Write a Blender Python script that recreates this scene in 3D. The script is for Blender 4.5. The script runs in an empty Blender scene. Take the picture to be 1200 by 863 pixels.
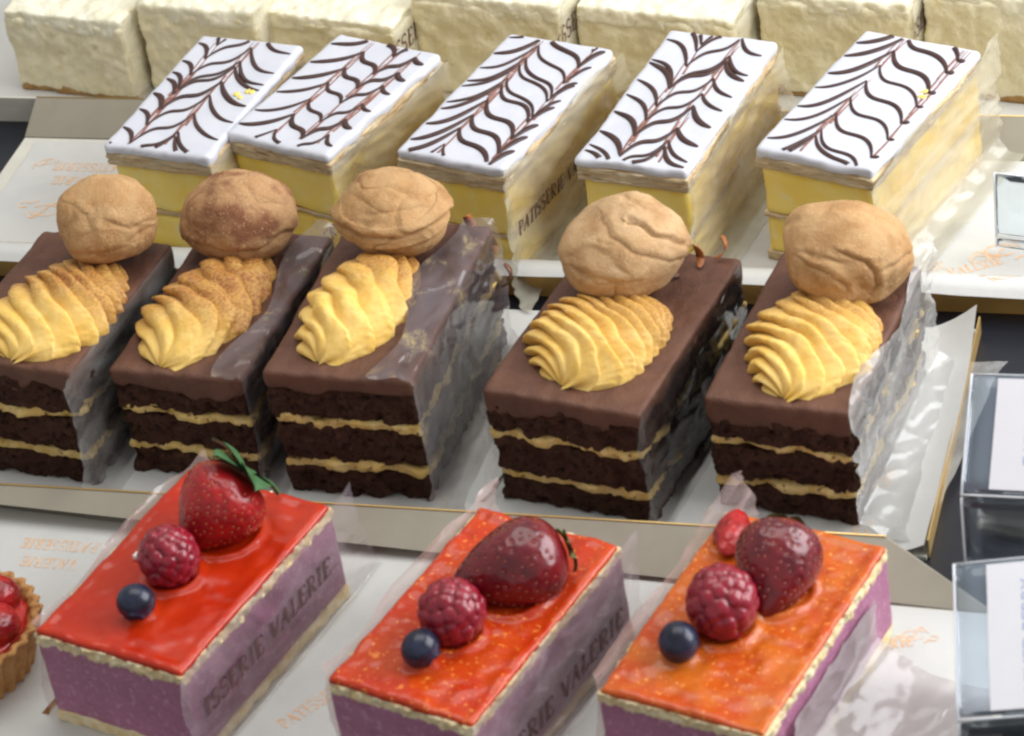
import bpy, math, random
import numpy as np
S = 0.01                       # everything below is written in centimetres
R = math.radians
sc = bpy.context.scene
COL = sc.collection

# ------------------------------------------------------------------ noise
def _hash(ix, iy, iz, seed):
    h = (ix.astype(np.int64) * 374761393 + iy.astype(np.int64) * 668265263
         + iz.astype(np.int64) * 2147483647 + seed * 1274126177) & 0xFFFFFFFF
    h = ((h ^ (h >> 13)) * 1274126177) & 0xFFFFFFFF
    h = ((h ^ (h >> 16)) * 2246822519) & 0xFFFFFFFF
    h = h ^ (h >> 15)
    return (h & 0xFFFFFF) / float(0x7FFFFF) - 1.0

def vnoise(p, seed=0):
    p = np.asarray(p, float)
    i = np.floor(p); f = p - i; u = f * f * (3 - 2 * f)
    i = i.astype(np.int64); out = 0
    for a in (0, 1):
        for b in (0, 1):
            for c in (0, 1):
                w = ((u[:, 0] if a else 1 - u[:, 0]) * (u[:, 1] if b else 1 - u[:, 1])
                     * (u[:, 2] if c else 1 - u[:, 2]))
                out = out + w * _hash(i[:, 0] + a, i[:, 1] + b, i[:, 2] + c, seed)
    return out

def fbm(p, scale, octaves=3, seed=0):
    p = np.asarray(p, float) * scale
    out = 0; amp = 1.0
    for o in range(octaves):
        out = out + amp * vnoise(p + o * 17.3, seed + o * 7)
        p = p * 2.03; amp *= 0.5
    return out

# ------------------------------------------------------------------ objects
def mesh_obj(name, V, F, mat, parent=None, smooth=True, loc=(0, 0, 0), rotz=0.0, mats=None, midx=None):
    me = bpy.data.meshes.new(name)
    V = np.asarray(V, float) * S
    me.from_pydata(V.tolist(), [], [tuple(int(k) for k in f) for f in F])
    for m in (mats or [mat]):
        me.materials.append(m)
    if midx is not None:
        me.polygons.foreach_set('material_index', np.asarray(midx, np.int32))
    me.polygons.foreach_set('use_smooth', [smooth] * len(me.polygons))
    me.update()
    o = bpy.data.objects.new(name, me)
    COL.objects.link(o)
    o.location = [c * S for c in loc]; o.rotation_euler = (0, 0, rotz)
    if parent is not None:
        o.parent = parent
    return o

def tag(o, label, cat, group=None, kind=None):
    o['label'] = label; o['category'] = cat
    if group: o['group'] = group
    if kind: o['kind'] = kind
    return o

def thing(name, label, cat, loc=(0, 0, 0), rotz=0.0, group=None):
    o = bpy.data.objects.new(name, None)
    COL.objects.link(o)
    o.empty_display_size = 0.01
    o.location = [c * S for c in loc]; o.rotation_euler = (0, 0, rotz)
    return tag(o, label, cat, group)

class MB:
    """collects pieces of one mesh"""
    def __init__(s): s.V = []; s.F = []; s.n = 0; s.M = []
    def add(s, V, F, mi=0):
        V = np.asarray(V, float)
        s.V.append(V); s.F += [tuple(k + s.n for k in f) for f in F]; s.M += [mi] * len(F)
        s.n += len(V); return s
    def build(s, name, mat, parent=None, smooth=True, mats=None, **k):
        return mesh_obj(name, np.concatenate(s.V), s.F, mat, parent, smooth, mats=mats,
                        midx=s.M if mats else None, **k)

def grid(nu, nv, closed_u=False):
    F = []
    for a in range(nu if closed_u else nu - 1):
        for b in range(nv - 1):
            a2 = (a + 1) % nu
            F.append((a * nv + b, a2 * nv + b, a2 * nv + b + 1, a * nv + b + 1))
    return F

def rbox(lo, hi, r=0.1, res=0.14):
    """rounded box, regular lattice; returns verts, faces, outward normals"""
    lo = np.array(lo, float); hi = np.array(hi, float)
    n = np.maximum(2, np.ceil((hi - lo) / res).astype(int))
    idx = {}; V = []; F = []
    def vid(i, j, k):
        key = (i, j, k)
        if key not in idx:
            idx[key] = len(V); V.append(key)
        return idx[key]
    nx, ny, nz = n
    for k in (0, nz):
        for i in range(nx):
            for j in range(ny):
                q = (vid(i, j, k), vid(i + 1, j, k), vid(i + 1, j + 1, k), vid(i, j + 1, k))
                F.append(q if k else q[::-1])
    for j in (0, ny):
        for i in range(nx):
            for k in range(nz):
                q = (vid(i, j, k), vid(i + 1, j, k), vid(i + 1, j, k + 1), vid(i, j, k + 1))
                F.append(q[::-1] if j else q)
    for i in (0, nx):
        for j in range(ny):
            for k in range(nz):
                q = (vid(i, j, k), vid(i, j + 1, k), vid(i, j + 1, k + 1), vid(i, j, k + 1))
                F.append(q if i else q[::-1])
    V = lo + np.array(V, float) / n * (hi - lo)
    r = min(r, 0.49 * (hi - lo).min())
    inner = np.clip(V, lo + r, hi - r)
    d = V - inner
    L = np.linalg.norm(d, axis=1, keepdims=True); L[L == 0] = 1
    N = d / L
    return inner + N * r, F, N

def crumbly(lo, hi, r, res, amp, scale, seed, octaves=3, extra=None):
    V, F, N = rbox(lo, hi, r, res)
    V2 = V + N * (fbm(V + seed * 3.1, scale, octaves, seed) * amp)[:, None]
    if extra is not None:
        V2 = extra(V2, V, N)
    return V2, F

def tube(pts, rad, n=8, flat=1.0, cap=True):
    pts = np.asarray(pts, float); m = len(pts)
    rad = np.broadcast_to(np.asarray(rad, float), (m,))
    T = np.gradient(pts, axis=0); T /= np.linalg.norm(T, axis=1, keepdims=True) + 1e-12
    up = np.array([0, 0, 1.0])
    A = np.cross(T, up); la = np.linalg.norm(A, axis=1, keepdims=True)
    A = np.where(la < 1e-3, np.array([1.0, 0, 0]), A / np.maximum(la, 1e-9))
    B = np.cross(A, T)
    V = []
    for k in range(n):
        t = 2 * math.pi * k / n
        V.append(pts + (A * math.cos(t) + B * flat * math.sin(t)) * rad[:, None])
    V = np.stack(V, 1).reshape(-1, 3)
    F = []
    for i in range(m - 1):
        for k in range(n):
            k2 = (k + 1) % n
            F.append((i * n + k, i * n + k2, (i + 1) * n + k2, (i + 1) * n + k))
    if cap:
        F.append(tuple(range(n))[::-1]); F.append(tuple((m - 1) * n + k for k in range(n)))
    return V, F

def sphere(nu=48, nv=32):
    """unit sphere directions (closed)"""
    V = []; F = []
    for b in range(nv + 1):
        th = math.pi * b / nv
        for a in range(nu):
            ph = 2 * math.pi * a / nu
            V.append((math.sin(th) * math.cos(ph), math.sin(th) * math.sin(ph), math.cos(th)))
    for b in range(nv):
        for a in range(nu):
            a2 = (a + 1) % nu
            q = [b * nu + a, (b + 1) * nu + a, (b + 1) * nu + a2, b * nu + a2]
            if b == 0: q = [q[0], q[1], q[2]]
            elif b == nv - 1: q = [q[0], q[1], q[3]]
            F.append(tuple(q))
    return np.array(V), F

def fib(n, seed=0):
    k = np.arange(n) + 0.5
    z = 1 - 2 * k / n; ph = math.pi * (1 + 5 ** .5) * k + seed
    r = np.sqrt(1 - z * z)
    return np.stack([r * np.cos(ph), r * np.sin(ph), z], 1)

def rot(ax, ang):
    c, s = math.cos(ang), math.sin(ang)
    return np.array({'x': [[1, 0, 0], [0, c, -s], [0, s, c]], 'y': [[c, 0, s], [0, 1, 0], [-s, 0, c]],
                     'z': [[c, -s, 0], [s, c, 0], [0, 0, 1]]}[ax])

# ------------------------------------------------------------------ materials
def new_mat(name):
    m = bpy.data.materials.new(name); m.use_nodes = True
    nt = m.node_tree; nt.nodes.clear()
    out = nt.nodes.new('ShaderNodeOutputMaterial')
    tc = nt.nodes.new('ShaderNodeTexCoord')
    mp = nt.nodes.new('ShaderNodeMapping'); mp.inputs['Scale'].default_value = (100, 100, 100)
    oi = nt.nodes.new('ShaderNodeObjectInfo')
    va = nt.nodes.new('ShaderNodeVectorMath'); va.operation = 'MULTIPLY_ADD'
    nt.links.new(tc.outputs['Object'], mp.inputs['Vector'])
    cx = nt.nodes.new('ShaderNodeCombineXYZ')
    for k in ('X', 'Y', 'Z'): nt.links.new(oi.outputs['Random'], cx.inputs[k])
    nt.links.new(cx.outputs[0], va.inputs[0]); va.inputs[1].default_value = (37, 53, 71)
    nt.links.new(mp.outputs[0], va.inputs[2])
    return m, nt, out, va.outputs[0], mp.outputs[0]

def n_noise(nt, vec, scale, detail=3, rough=.55, dist=0.0, stretch=None):
    if stretch:
        q = nt.nodes.new('ShaderNodeVectorMath'); q.operation = 'MULTIPLY'
        q.inputs[1].default_value = stretch; nt.links.new(vec, q.inputs[0]); vec = q.outputs[0]
    n = nt.nodes.new('ShaderNodeTexNoise'); n.inputs['Scale'].default_value = scale
    n.inputs['Detail'].default_value = detail; n.inputs['Roughness'].default_value = rough
    n.inputs['Distortion'].default_value = dist
    nt.links.new(vec, n.inputs['Vector']); return n.outputs['Fac']

def n_ramp(nt, fac, a, b, invert=False):
    r = nt.nodes.new('ShaderNodeMapRange'); r.interpolation_type = 'SMOOTHSTEP'
    r.inputs['From Min'].default_value = a; r.inputs['From Max'].default_value = b
    if invert: r.inputs['To Min'].default_value = 1; r.inputs['To Max'].default_value = 0
    nt.links.new(fac, r.inputs['Value']); return r.outputs[0]

def n_mix(nt, fac, a, b):
    m = nt.nodes.new('ShaderNodeMix'); m.data_type = 'RGBA'
    if isinstance(fac, float): m.inputs[0].default_value = fac
    else: nt.links.new(fac, m.inputs[0])
    for v, s in ((a, 6), (b, 7)):
        if isinstance(v, tuple): m.inputs[s].default_value = (*v, 1)
        else: nt.links.new(v, m.inputs[s])
    return m.outputs[2]

def n_math(nt, op, a, b):
    m = nt.nodes.new('ShaderNodeMath'); m.operation = op
    for v, s in ((a, 0), (b, 1)):
        if isinstance(v, (int, float)): m.inputs[s].default_value = v
        else: nt.links.new(v, m.inputs[s])
    return m.outputs[0]

def food(name, c1, c2, scale=1.5, rough=.6, spots=None, bumps=((6, .3, .05),), sss=0.0, sssr=(1, .6, .4), sss_cm=.25,
         coat=0.0, spec=.4, stretch=None, layers=(), detail=4):
    """c1/c2 mixed by noise; spots = [(colour, scale, lo, hi)]; bumps = [(scale, strength, distance cm)]"""
    m, nt, out, vec, pos = new_mat(name)
    col = n_mix(nt, n_ramp(nt, n_noise(nt, vec, scale, detail, .6, .3, stretch), .35, .65), c1, c2)
    for (c, s, a, b) in (spots or []):
        col = n_mix(nt, n_ramp(nt, n_noise(nt, vec, s, 3, .6, .2, stretch), a, b), col, c)
    for f in layers:
        col = f(nt, col, vec, pos)
    p = nt.nodes.new('ShaderNodeBsdfPrincipled')
    nt.links.new(col, p.inputs['Base Color'])
    p.inputs['Roughness'].default_value = rough
    p.inputs['Specular IOR Level'].default_value = spec
    if sss:
        p.inputs['Subsurface Weight'].default_value = sss
        p.inputs['Subsurface Radius'].default_value = sssr
        p.inputs['Subsurface Scale'].default_value = sss_cm * S
    if coat:
        p.inputs['Coat Weight'].default_value = coat; p.inputs['Coat Roughness'].default_value = .08
    last = None
    for (s, st, dist) in bumps:
        b = nt.nodes.new('ShaderNodeBump'); b.inputs['Strength'].default_value = st
        b.inputs['Distance'].default_value = dist * S
        nt.links.new(n_noise(nt, vec, s, 4, .6, .1, stretch), b.inputs['Height'])
        if last: nt.links.new(last, b.inputs['Normal'])
        last = b.outputs[0]
    if last: nt.links.new(last, p.inputs['Normal'])
    nt.links.new(p.outputs[0], out.inputs['Surface'])
    return m

def plain(name, c, rough=.5, metal=0.0, spec=.5, bump=None, var=.06):
    c2 = tuple(x * (1 - var) for x in c)
    m = food(name, c, c2, .7, rough, bumps=bump or (), spec=spec)
    for n in m.node_tree.nodes:
        if n.type == 'BSDF_PRINCIPLED': n.inputs['Metallic'].default_value = metal
    return m

def film_mat(name, tint, haze_lo, haze_hi, smear=None):
    """clear plastic food film: see-through, milky where it is creased or smeared, with a soft sheen"""
    m, nt, out, vec, pos = new_mat(name)
    tr = nt.nodes.new('ShaderNodeBsdfTransparent'); tr.inputs[0].default_value = (.97, .97, .96, 1)
    di = nt.nodes.new('ShaderNodeBsdfDiffuse')
    tl = nt.nodes.new('ShaderNodeBsdfTranslucent')
    col = tint
    if smear:
        f = n_ramp(nt, n_noise(nt, vec, .8, 6, .72, .4, (1.2, .7, .7)), .53, .72)
        col = n_mix(nt, f, tint, smear)
        nt.links.new(col, di.inputs[0]); nt.links.new(col, tl.inputs[0])
    else:
        di.inputs[0].default_value = (*tint, 1); tl.inputs[0].default_value = (*tint, 1)
    gl = nt.nodes.new('ShaderNodeBsdfGlossy'); gl.inputs['Roughness'].default_value = .13
    gl.inputs[0].default_value = (1, 1, 1, 1)
    b = nt.nodes.new('ShaderNodeBump'); b.inputs['Strength'].default_value = .40; b.inputs['Distance'].default_value = .22 * S
    nt.links.new(n_noise(nt, vec, .55, 1, .4, .6, (1.4, .7, 1.3)), b.inputs['Height'])
    for n in (di, gl): nt.links.new(b.outputs[0], n.inputs['Normal'])
    mx0 = nt.nodes.new('ShaderNodeMixShader'); mx0.inputs[0].default_value = .35
    nt.links.new(di.outputs[0], mx0.inputs[1]); nt.links.new(tl.outputs[0], mx0.inputs[2])
    hz = nt.nodes.new('ShaderNodeMapRange'); hz.inputs['From Min'].default_value = .38; hz.inputs['From Max'].default_value = .68
    hz.inputs['To Min'].default_value = haze_lo; hz.inputs['To Max'].default_value = haze_hi
    nt.links.new(n_noise(nt, vec, .42, 2, .5, .8, (1.3, .6, 1.6)), hz.inputs['Value'])
    haze = hz.outputs[0]
    if smear:
        haze = n_math(nt, 'ADD', haze, n_math(nt, 'MULTIPLY', f, .50))
    mx1 = nt.nodes.new('ShaderNodeMixShader')
    nt.links.new(haze, mx1.inputs[0]); nt.links.new(tr.outputs[0], mx1.inputs[1]); nt.links.new(mx0.outputs[0], mx1.inputs[2])
    fr = nt.nodes.new('ShaderNodeFresnel'); fr.inputs[0].default_value = 1.45
    nt.links.new(b.outputs[0], fr.inputs['Normal'])
    mx2 = nt.nodes.new('ShaderNodeMixShader')
    nt.links.new(n_math(nt, 'MULTIPLY', fr.outputs[0], 1.0), mx2.inputs[0])
    nt.links.new(mx1.outputs[0], mx2.inputs[1]); nt.links.new(gl.outputs[0], mx2.inputs[2])
    nt.links.new(mx2.outputs[0], out.inputs['Surface'])
    return m

def acrylic_mat(name, tint=(.93, .97, 1.0), milk=.07):
    m, nt, out, vec, pos = new_mat(name)
    tr = nt.nodes.new('ShaderNodeBsdfTransparent'); tr.inputs[0].default_value = (*tint, 1)
    gl = nt.nodes.new('ShaderNodeBsdfGlossy'); gl.inputs['Roughness'].default_value = .05
    fr = nt.nodes.new('ShaderNodeFresnel'); fr.inputs[0].default_value = 1.49
    di = nt.nodes.new('ShaderNodeBsdfDiffuse'); di.inputs[0].default_value = (.6, .72, .85, 1)
    mx0 = nt.nodes.new('ShaderNodeMixShader'); mx0.inputs[0].default_value = milk
    nt.links.new(tr.outputs[0], mx0.inputs[1]); nt.links.new(di.outputs[0], mx0.inputs[2])
    mx = nt.nodes.new('ShaderNodeMixShader')
    nt.links.new(fr.outputs[0], mx.inputs[0]); nt.links.new(mx0.outputs[0], mx.inputs[1]); nt.links.new(gl.outputs[0], mx.inputs[2])
    nt.links.new(mx.outputs[0], out.inputs['Surface'])
    return m

def dust_top(colour, y0, y1, amt):
    """cocoa dusted from above over the far end: a real powder on the piped cream"""
    def f(nt, col, vec, pos):
        sp = nt.nodes.new('ShaderNodeSeparateXYZ'); nt.links.new(pos, sp.inputs[0])
        a = n_ramp(nt, sp.outputs[1], y0, y1)
        g = n_ramp(nt, n_noise(nt, vec, 9, 4, .7), .40, .62)
        g2 = n_ramp(nt, n_noise(nt, vec, .9, 3, .6), .3, .6)
        w = n_math(nt, 'MULTIPLY', n_math(nt, 'MULTIPLY', a, n_math(nt, 'ADD', n_math(nt, 'MULTIPLY', g, .45), .6)), n_math(nt, 'ADD', n_math(nt, 'MULTIPLY', g2, .35), .7))
        return n_mix(nt, n_math(nt, 'MULTIPLY', w, amt), col, colour)
    return f

M = {}
M['counter'] = plain('counter_dark', (.010, .012, .018), .35)
M['board'] = plain('tray_board', (.33, .30, .235), .42, spec=.5)
M['board_pale'] = plain('tray_board_pale', (.66, .64, .56), .45)
M['gold'] = plain('gold_edge', (.62, .42, .16), .35, .6)
M['gold_wall'] = plain('gold_card', (.50, .30, .09), .4, .25)
M['paper'] = food('greaseproof_paper', (.60, .60, .575), (.56, .56, .54), .35, .55, bumps=((1.2, .25, .08), (14, .12, .01)))
M['print_orange'] = food('orange_ink', (.78, .45, .22), (.74, .60, .48), 2.5, .6, bumps=())
M['print_brown'] = food('brown_ink', (.07, .03, .028), (.12, .055, .05), 5, .5, bumps=())
M['icing'] = food('white_icing', (.63, .64, .69), (.59, .60, .66), .8, .30, bumps=((2.0, .12, .05), (12, .05, .01)), sss=.35, sssr=(1, .95, .9), sss_cm=.12, spec=.45)
M['choc_line'] = food('chocolate_feather_lines', (.045, .018, .015), (.065, .028, .022), 3, .35, bumps=())
M['choc_smear'] = food('dragged_chocolate', (.33, .165, .125), (.22, .10, .08), 5, .45, bumps=())
M['puffpastry'] = food('puff_pastry', (.66, .47, .25), (.74, .60, .38), 1.2, .75, spots=[((.40, .22, .10), 1.8, .56, .70), ((.82, .72, .52), 1.1, .58, .7)],
                       stretch=(.5, .5, 5), bumps=((2.2, 1.0, .2), (4, .6, .06)))
M['custard'] = food('set_custard', (.92, .66, .11), (.93, .72, .20), .7, .38, spots=[((.86, .74, .34), 1.6, .60, .72)],
                    bumps=((1.6, .25, .1), (8, .15, .02)), sss=.3, sssr=(1, .7, .2), sss_cm=.3)
M['sponge_choc'] = food('chocolate_sponge', (.046, .018, .011), (.068, .029, .018), 2.0, .85, spots=[((.012, .005, .003), 5, .54, .66), ((.15, .07, .04), 7, .62, .76)],
                        bumps=((5, 1.0, .12), (14, .6, .04)), spec=.2)
M['frosting'] = food('chocolate_frosting', (.135, .058, .034), (.105, .044, .026), 1.0, .58, bumps=((2.0, .5, .12), (8, .45, .05)), spec=.35)
M['buttercream'] = food('pale_filling', (.64, .43, .12), (.72, .54, .22), 2, .55, spots=[((.14, .07, .03), 3.5, .58, .68)], bumps=((4, .6, .08),))
CREAM1, CREAM2 = (.78, .50, .11), (.82, .57, .18)
def piped(name, y0, y1, amt):
    return food(name, CREAM1, CREAM2, 1.2, .55, spots=[((.62, .31, .07), 14, .62, .74)], bumps=((5, .35, .04), (18, .4, .015)), sss=.35, sssr=(1, .7, .25), sss_cm=.25,
                layers=[dust_top((.33, .115, .028), y0, y1, amt)])
def choux(name, a, b, dark):
    return food(name, a, b, .8, .8, spots=[(dark, .7, .42, .66 if 'cocoa' in name else .78), ((.60, .42, .24), 11, .58, .72), ((.19, .085, .03), 14, .62, .74), ((.66, .50, .32), 26, .66, .74)],
                bumps=((3.0, .30, .10), (11, .75, .06), (32, .6, .02)), spec=.2, sss=.05, sss_cm=.1)
M['choux_tan'] = choux('choux_golden', (.48, .275, .12), (.53, .33, .16), (.33, .17, .065))
M['choux_cocoa'] = choux('choux_cocoa_dusted', (.46, .27, .13), (.42, .235, .11), (.23, .095, .048))
M['choux_pale'] = choux('choux_pale', (.52, .325, .16), (.56, .375, .205), (.36, .195, .085))
M['cheese'] = food('cheesecake', (.80, .72, .48), (.84, .77, .56), .9, .6, bumps=((2.6, .35, .08), (6, .7, .07), (15, .5, .03)), sss=.25, sssr=(1, .85, .5), sss_cm=.3,
                   spots=[((.74, .64, .38), 1.7, .58, .72)])
M['cheese_top'] = food('cheesecake_cream', (.82, .77, .57), (.85, .81, .65), .9, .5, bumps=((1.5, .5, .12), (6, .3, .04)), sss=.25, sssr=(1, .9, .6), sss_cm=.3)
M['biscuit'] = food('biscuit_base', (.48, .29, .11), (.38, .21, .07), 3, .85, bumps=((6, 1, .12),))
M['sponge_pale'] = food('pale_sponge', (.82, .71, .48), (.76, .58, .30), 2.2, .75, bumps=((6, .9, .10), (15, .5, .03)), sss=.2, sss_cm=.15)
M['mousse'] = food('berry_mousse', (.42, .165, .275), (.37, .142, .235), 1.3, .5, spots=[((.17, .04, .09), 6, .66, .74), ((.56, .30, .40), 4, .52, .74)],
                   bumps=((8, .8, .06), (20, .5, .02)), sss=.15, sssr=(1, .5, .6), sss_cm=.1)
def glaze(name, a, b, flecks, smooth):
    sp = [(flecks, 5.5, .60, .68), (flecks, 1.6, .64, .82)] if flecks else []  # orange sponge bits, plus specular blotches painted in as bright spots
    m = food(name, a, b, .6, .22, spots=sp, bumps=((1.0, .05, .05), (7, .04 if smooth else .22, .04)), sss=.15, sssr=(1, .25, .1), sss_cm=.2, coat=.16, spec=.34)
    return m
M['glaze_red'] = glaze('red_glaze', (.43, .020, .003), (.48, .030, .004), None, True)
M['glaze_mid'] = glaze('red_orange_glaze', (.46, .028, .004), (.52, .058, .006), (.80, .27, .05), False)
M['glaze_orange'] = glaze('orange_glaze', (.48, .062, .006), (.54, .125, .012), (.78, .30, .06), False)
M['straw'] = food('strawberry_skin', (.42, .010, .010), (.22, .005, .008), .9, .30, bumps=((3, .5, .06), (10, .35, .025)), sss=.2, sssr=(1, .1, .1), sss_cm=.2, coat=.3)
M['straw_dark'] = food('glazed_dark_strawberry', (.085, .003, .008), (.17, .005, .010), .9, .26, bumps=((3, .5, .06), (10, .4, .025)), sss=.15, sssr=(1, .1, .1), sss_cm=.15, coat=.55)
M['seed'] = plain('strawberry_seeds', (.50, .17, .06), .35)
M['seed_dark'] = plain('glazed_seeds', (.34, .07, .04), .3)
M['leaf'] = food('strawberry_leaf', (.035, .10, .03), (.06, .15, .06), 3, .45, bumps=((5, .5, .05),), spec=.5)
M['leaf_dry'] = food('withered_leaf', (.14, .13, .04), (.09, .11, .03), 4, .6, bumps=((5, .5, .05),))
M['rasp'] = food('raspberry_skin', (.20, .006, .018), (.28, .012, .028), 2.5, .26, bumps=((14, .2, .015),), sss=.3, sssr=(1, .1, .15), sss_cm=.15, coat=.35)
M['blue'] = food('blueberry_skin', (.006, .008, .020), (.020, .027, .060), 1.6, .30, bumps=((12, .15, .01),), coat=.15)
M['tartcrust'] = food('tart_crust', (.52, .27, .09), (.42, .19, .055), 2.0, .6, spots=[((.28, .11, .03), 3, .6, .7)], bumps=((5, .7, .08),))
M['tartjelly'] = food('tart_jelly', (.45, .02, .02), (.52, .05, .03), 1.2, .12, bumps=((1.5, .4, .1),), coat=.6)
M['sugar'] = plain('sugar', (.86, .84, .8), .5)
M['shaving'] = food('caramel_shaving', (.46, .17, .05), (.30, .10, .03), 4, .45, bumps=((8, .5, .03),))
M['shaving_dark'] = food('chocolate_shaving', (.10, .045, .035), (.20, .09, .05), 4, .4, bumps=((8, .5, .03),))
M['film'] = film_mat('clear_film', (.84, .83, .80), .10, .34)
M['film_clear'] = film_mat('thin_clear_film', (.76, .64, .72), .05, .22)
M['film_mauve'] = film_mat('mauve_smeared_film', (.74, .60, .67), .14, .36)
M['film_hazy'] = film_mat('hazy_film', (.78, .77, .74), .26, .50)
M['film_loose'] = film_mat('loose_film', (.50, .44, .44), .52, .70)
M['film_custard'] = film_mat('creamy_film', (.80, .76, .62), .26, .60)
M['film_choc'] = film_mat('choc_smeared_film', (.36, .31, .34), .12, .40, smear=(.62, .50, .24))
M['film_dark'] = film_mat('dark_clear_film', (.20, .19, .20), .04, .20)
M['film_pale'] = film_mat('pale_film', (.84, .81, .70), .30, .60)
M['film_pink'] = film_mat('pink_smeared_film', (.78, .58, .55), .22, .50)
M['acrylic'] = acrylic_mat('clear_acrylic')
M['acrylic_reflection'] = acrylic_mat('acrylic_painted_reflection', (.90, .95, 1.0), .20)  # clear acrylic; its bluish reflection is painted in as blue milk
M['acrylic_edge'] = plain('polished_acrylic_edge', (.86, .90, .95), .45, spec=.3)
M['card'] = plain('white_card', (.88, .88, .93), .6, var=.02)
M['ink_blue'] = plain('pale_blue_ink', (.42, .53, .80), .6)

# ------------------------------------------------------------------ lettering (hand drawn thick and thin capitals)
def arc(cx, cy, rx, ry, a0, a1, n=12):
    return [(cx + rx * math.cos(R(a0 + (a1 - a0) * k / n)), cy + ry * math.sin(R(a0 + (a1 - a0) * k / n))) for k in range(n + 1)]
TH, TN = .15, .07
GLYPH = {   # advance, [(points, width)]
 'I': (.30, [([(.15, 0), (.15, 1)], TH), ([(.03, .02), (.27, .05)], TN), ([(.03, .96), (.27, .99)], TN)]),
 'P': (.56, [([(.14, 0), (.14, 1)], TH), ([(.02, .03), (.28, .03)], TN), ([(.02, .97), (.2, .97)] + arc(.26, .72, .22, .25, 90, -90) + [(.2, .47)], .09)]),
 'A': (.60, [([(.04, 0), (.32, 1)], TN), ([(.30, 1), (.52, 0)], TH), ([(.12, .36), (.44, .40)], TN), ([(-.03, .02), (.14, .02)], TN), ([(.42, .02), (.60, .02)], TN)]),
 'T': (.54, [([(.27, 0), (.27, .97)], TH), ([(0, .80), (.04, .97), (.5, .99), (.54, .82)], .09), ([(.14, .02), (.40, .02)], TN)]),
 'S': (.50, [(arc(.25, .73, .19, .24, 25, 250, 14) + arc(.24, .26, .20, .26, 80, -155, 14), .11)]),
 'E': (.52, [([(.14, 0), (.14, 1)], TH), ([(.02, .97), (.42, .99), (.46, .80)], .08), ([(.1, .50), (.38, .54)], .08), ([(.02, .03), (.44, .02), (.49, .22)], .08)]),
 'R': (.60, [([(.14, 0), (.14, 1)], TH), ([(.02, .03), (.28, .03)], TN), ([(.02, .97), (.2, .97)] + arc(.26, .74, .21, .23, 90, -90) + [(.2, .51)], .09), ([(.26, .5), (.50, .04), (.60, .03)], .12)]),
 'V': (.58, [([(.06, 1), (.30, 0)], TH), ([(.29, 0), (.52, 1)], TN), ([(-.02, .97), (.17, .97)], TN), ([(.42, .97), (.60, .97)], TN)]),
 'L': (.48, [([(.14, 0), (.14, 1)], TH), ([(.02, .97), (.27, .97)], TN), ([(.02, .03), (.42, .02), (.46, .24)], .08)]),
 ' ': (.34, [])}
def strip(pts, w, sub=1):
    P = np.array(pts, float)
    Q = [P[0]]
    for a, b in zip(P[:-1], P[1:]):
        n = max(1, int(np.linalg.norm(b - a) / .25))
        for k in range(1, n + 1): Q.append(a + (b - a) * k / n)
    P = np.array(Q); T = np.gradient(P, axis=0); T /= np.linalg.norm(T, axis=1, keepdims=True) + 1e-9
    Nn = np.stack([-T[:, 1], T[:, 0]], 1) * w / 2
    V = np.concatenate([P + Nn, P - Nn]); n = len(P)
    return V, [(k, k + 1, n + k + 1, n + k) for k in range(n - 1)]
def lettering(text, h, track=.08):
    """2D verts (u, v, layer) and faces; every stroke sits a hair above the one before"""
    V = []; F = []; n = 0; x = 0.0; lay = 0
    for ch in text:
        adv, strokes = GLYPH[ch]
        for pts, w in strokes:
            v, f = strip([(p[0] + x, p[1]) for p in pts], w)
            lay += 1
            V.append(np.c_[v * h, np.full(len(v), .0006 * (lay % 7 + 1))]); F += [tuple(k + n for k in q) for q in f]; n += len(v)
        x += adv + track
    return np.concatenate(V), F, x * h

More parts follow.
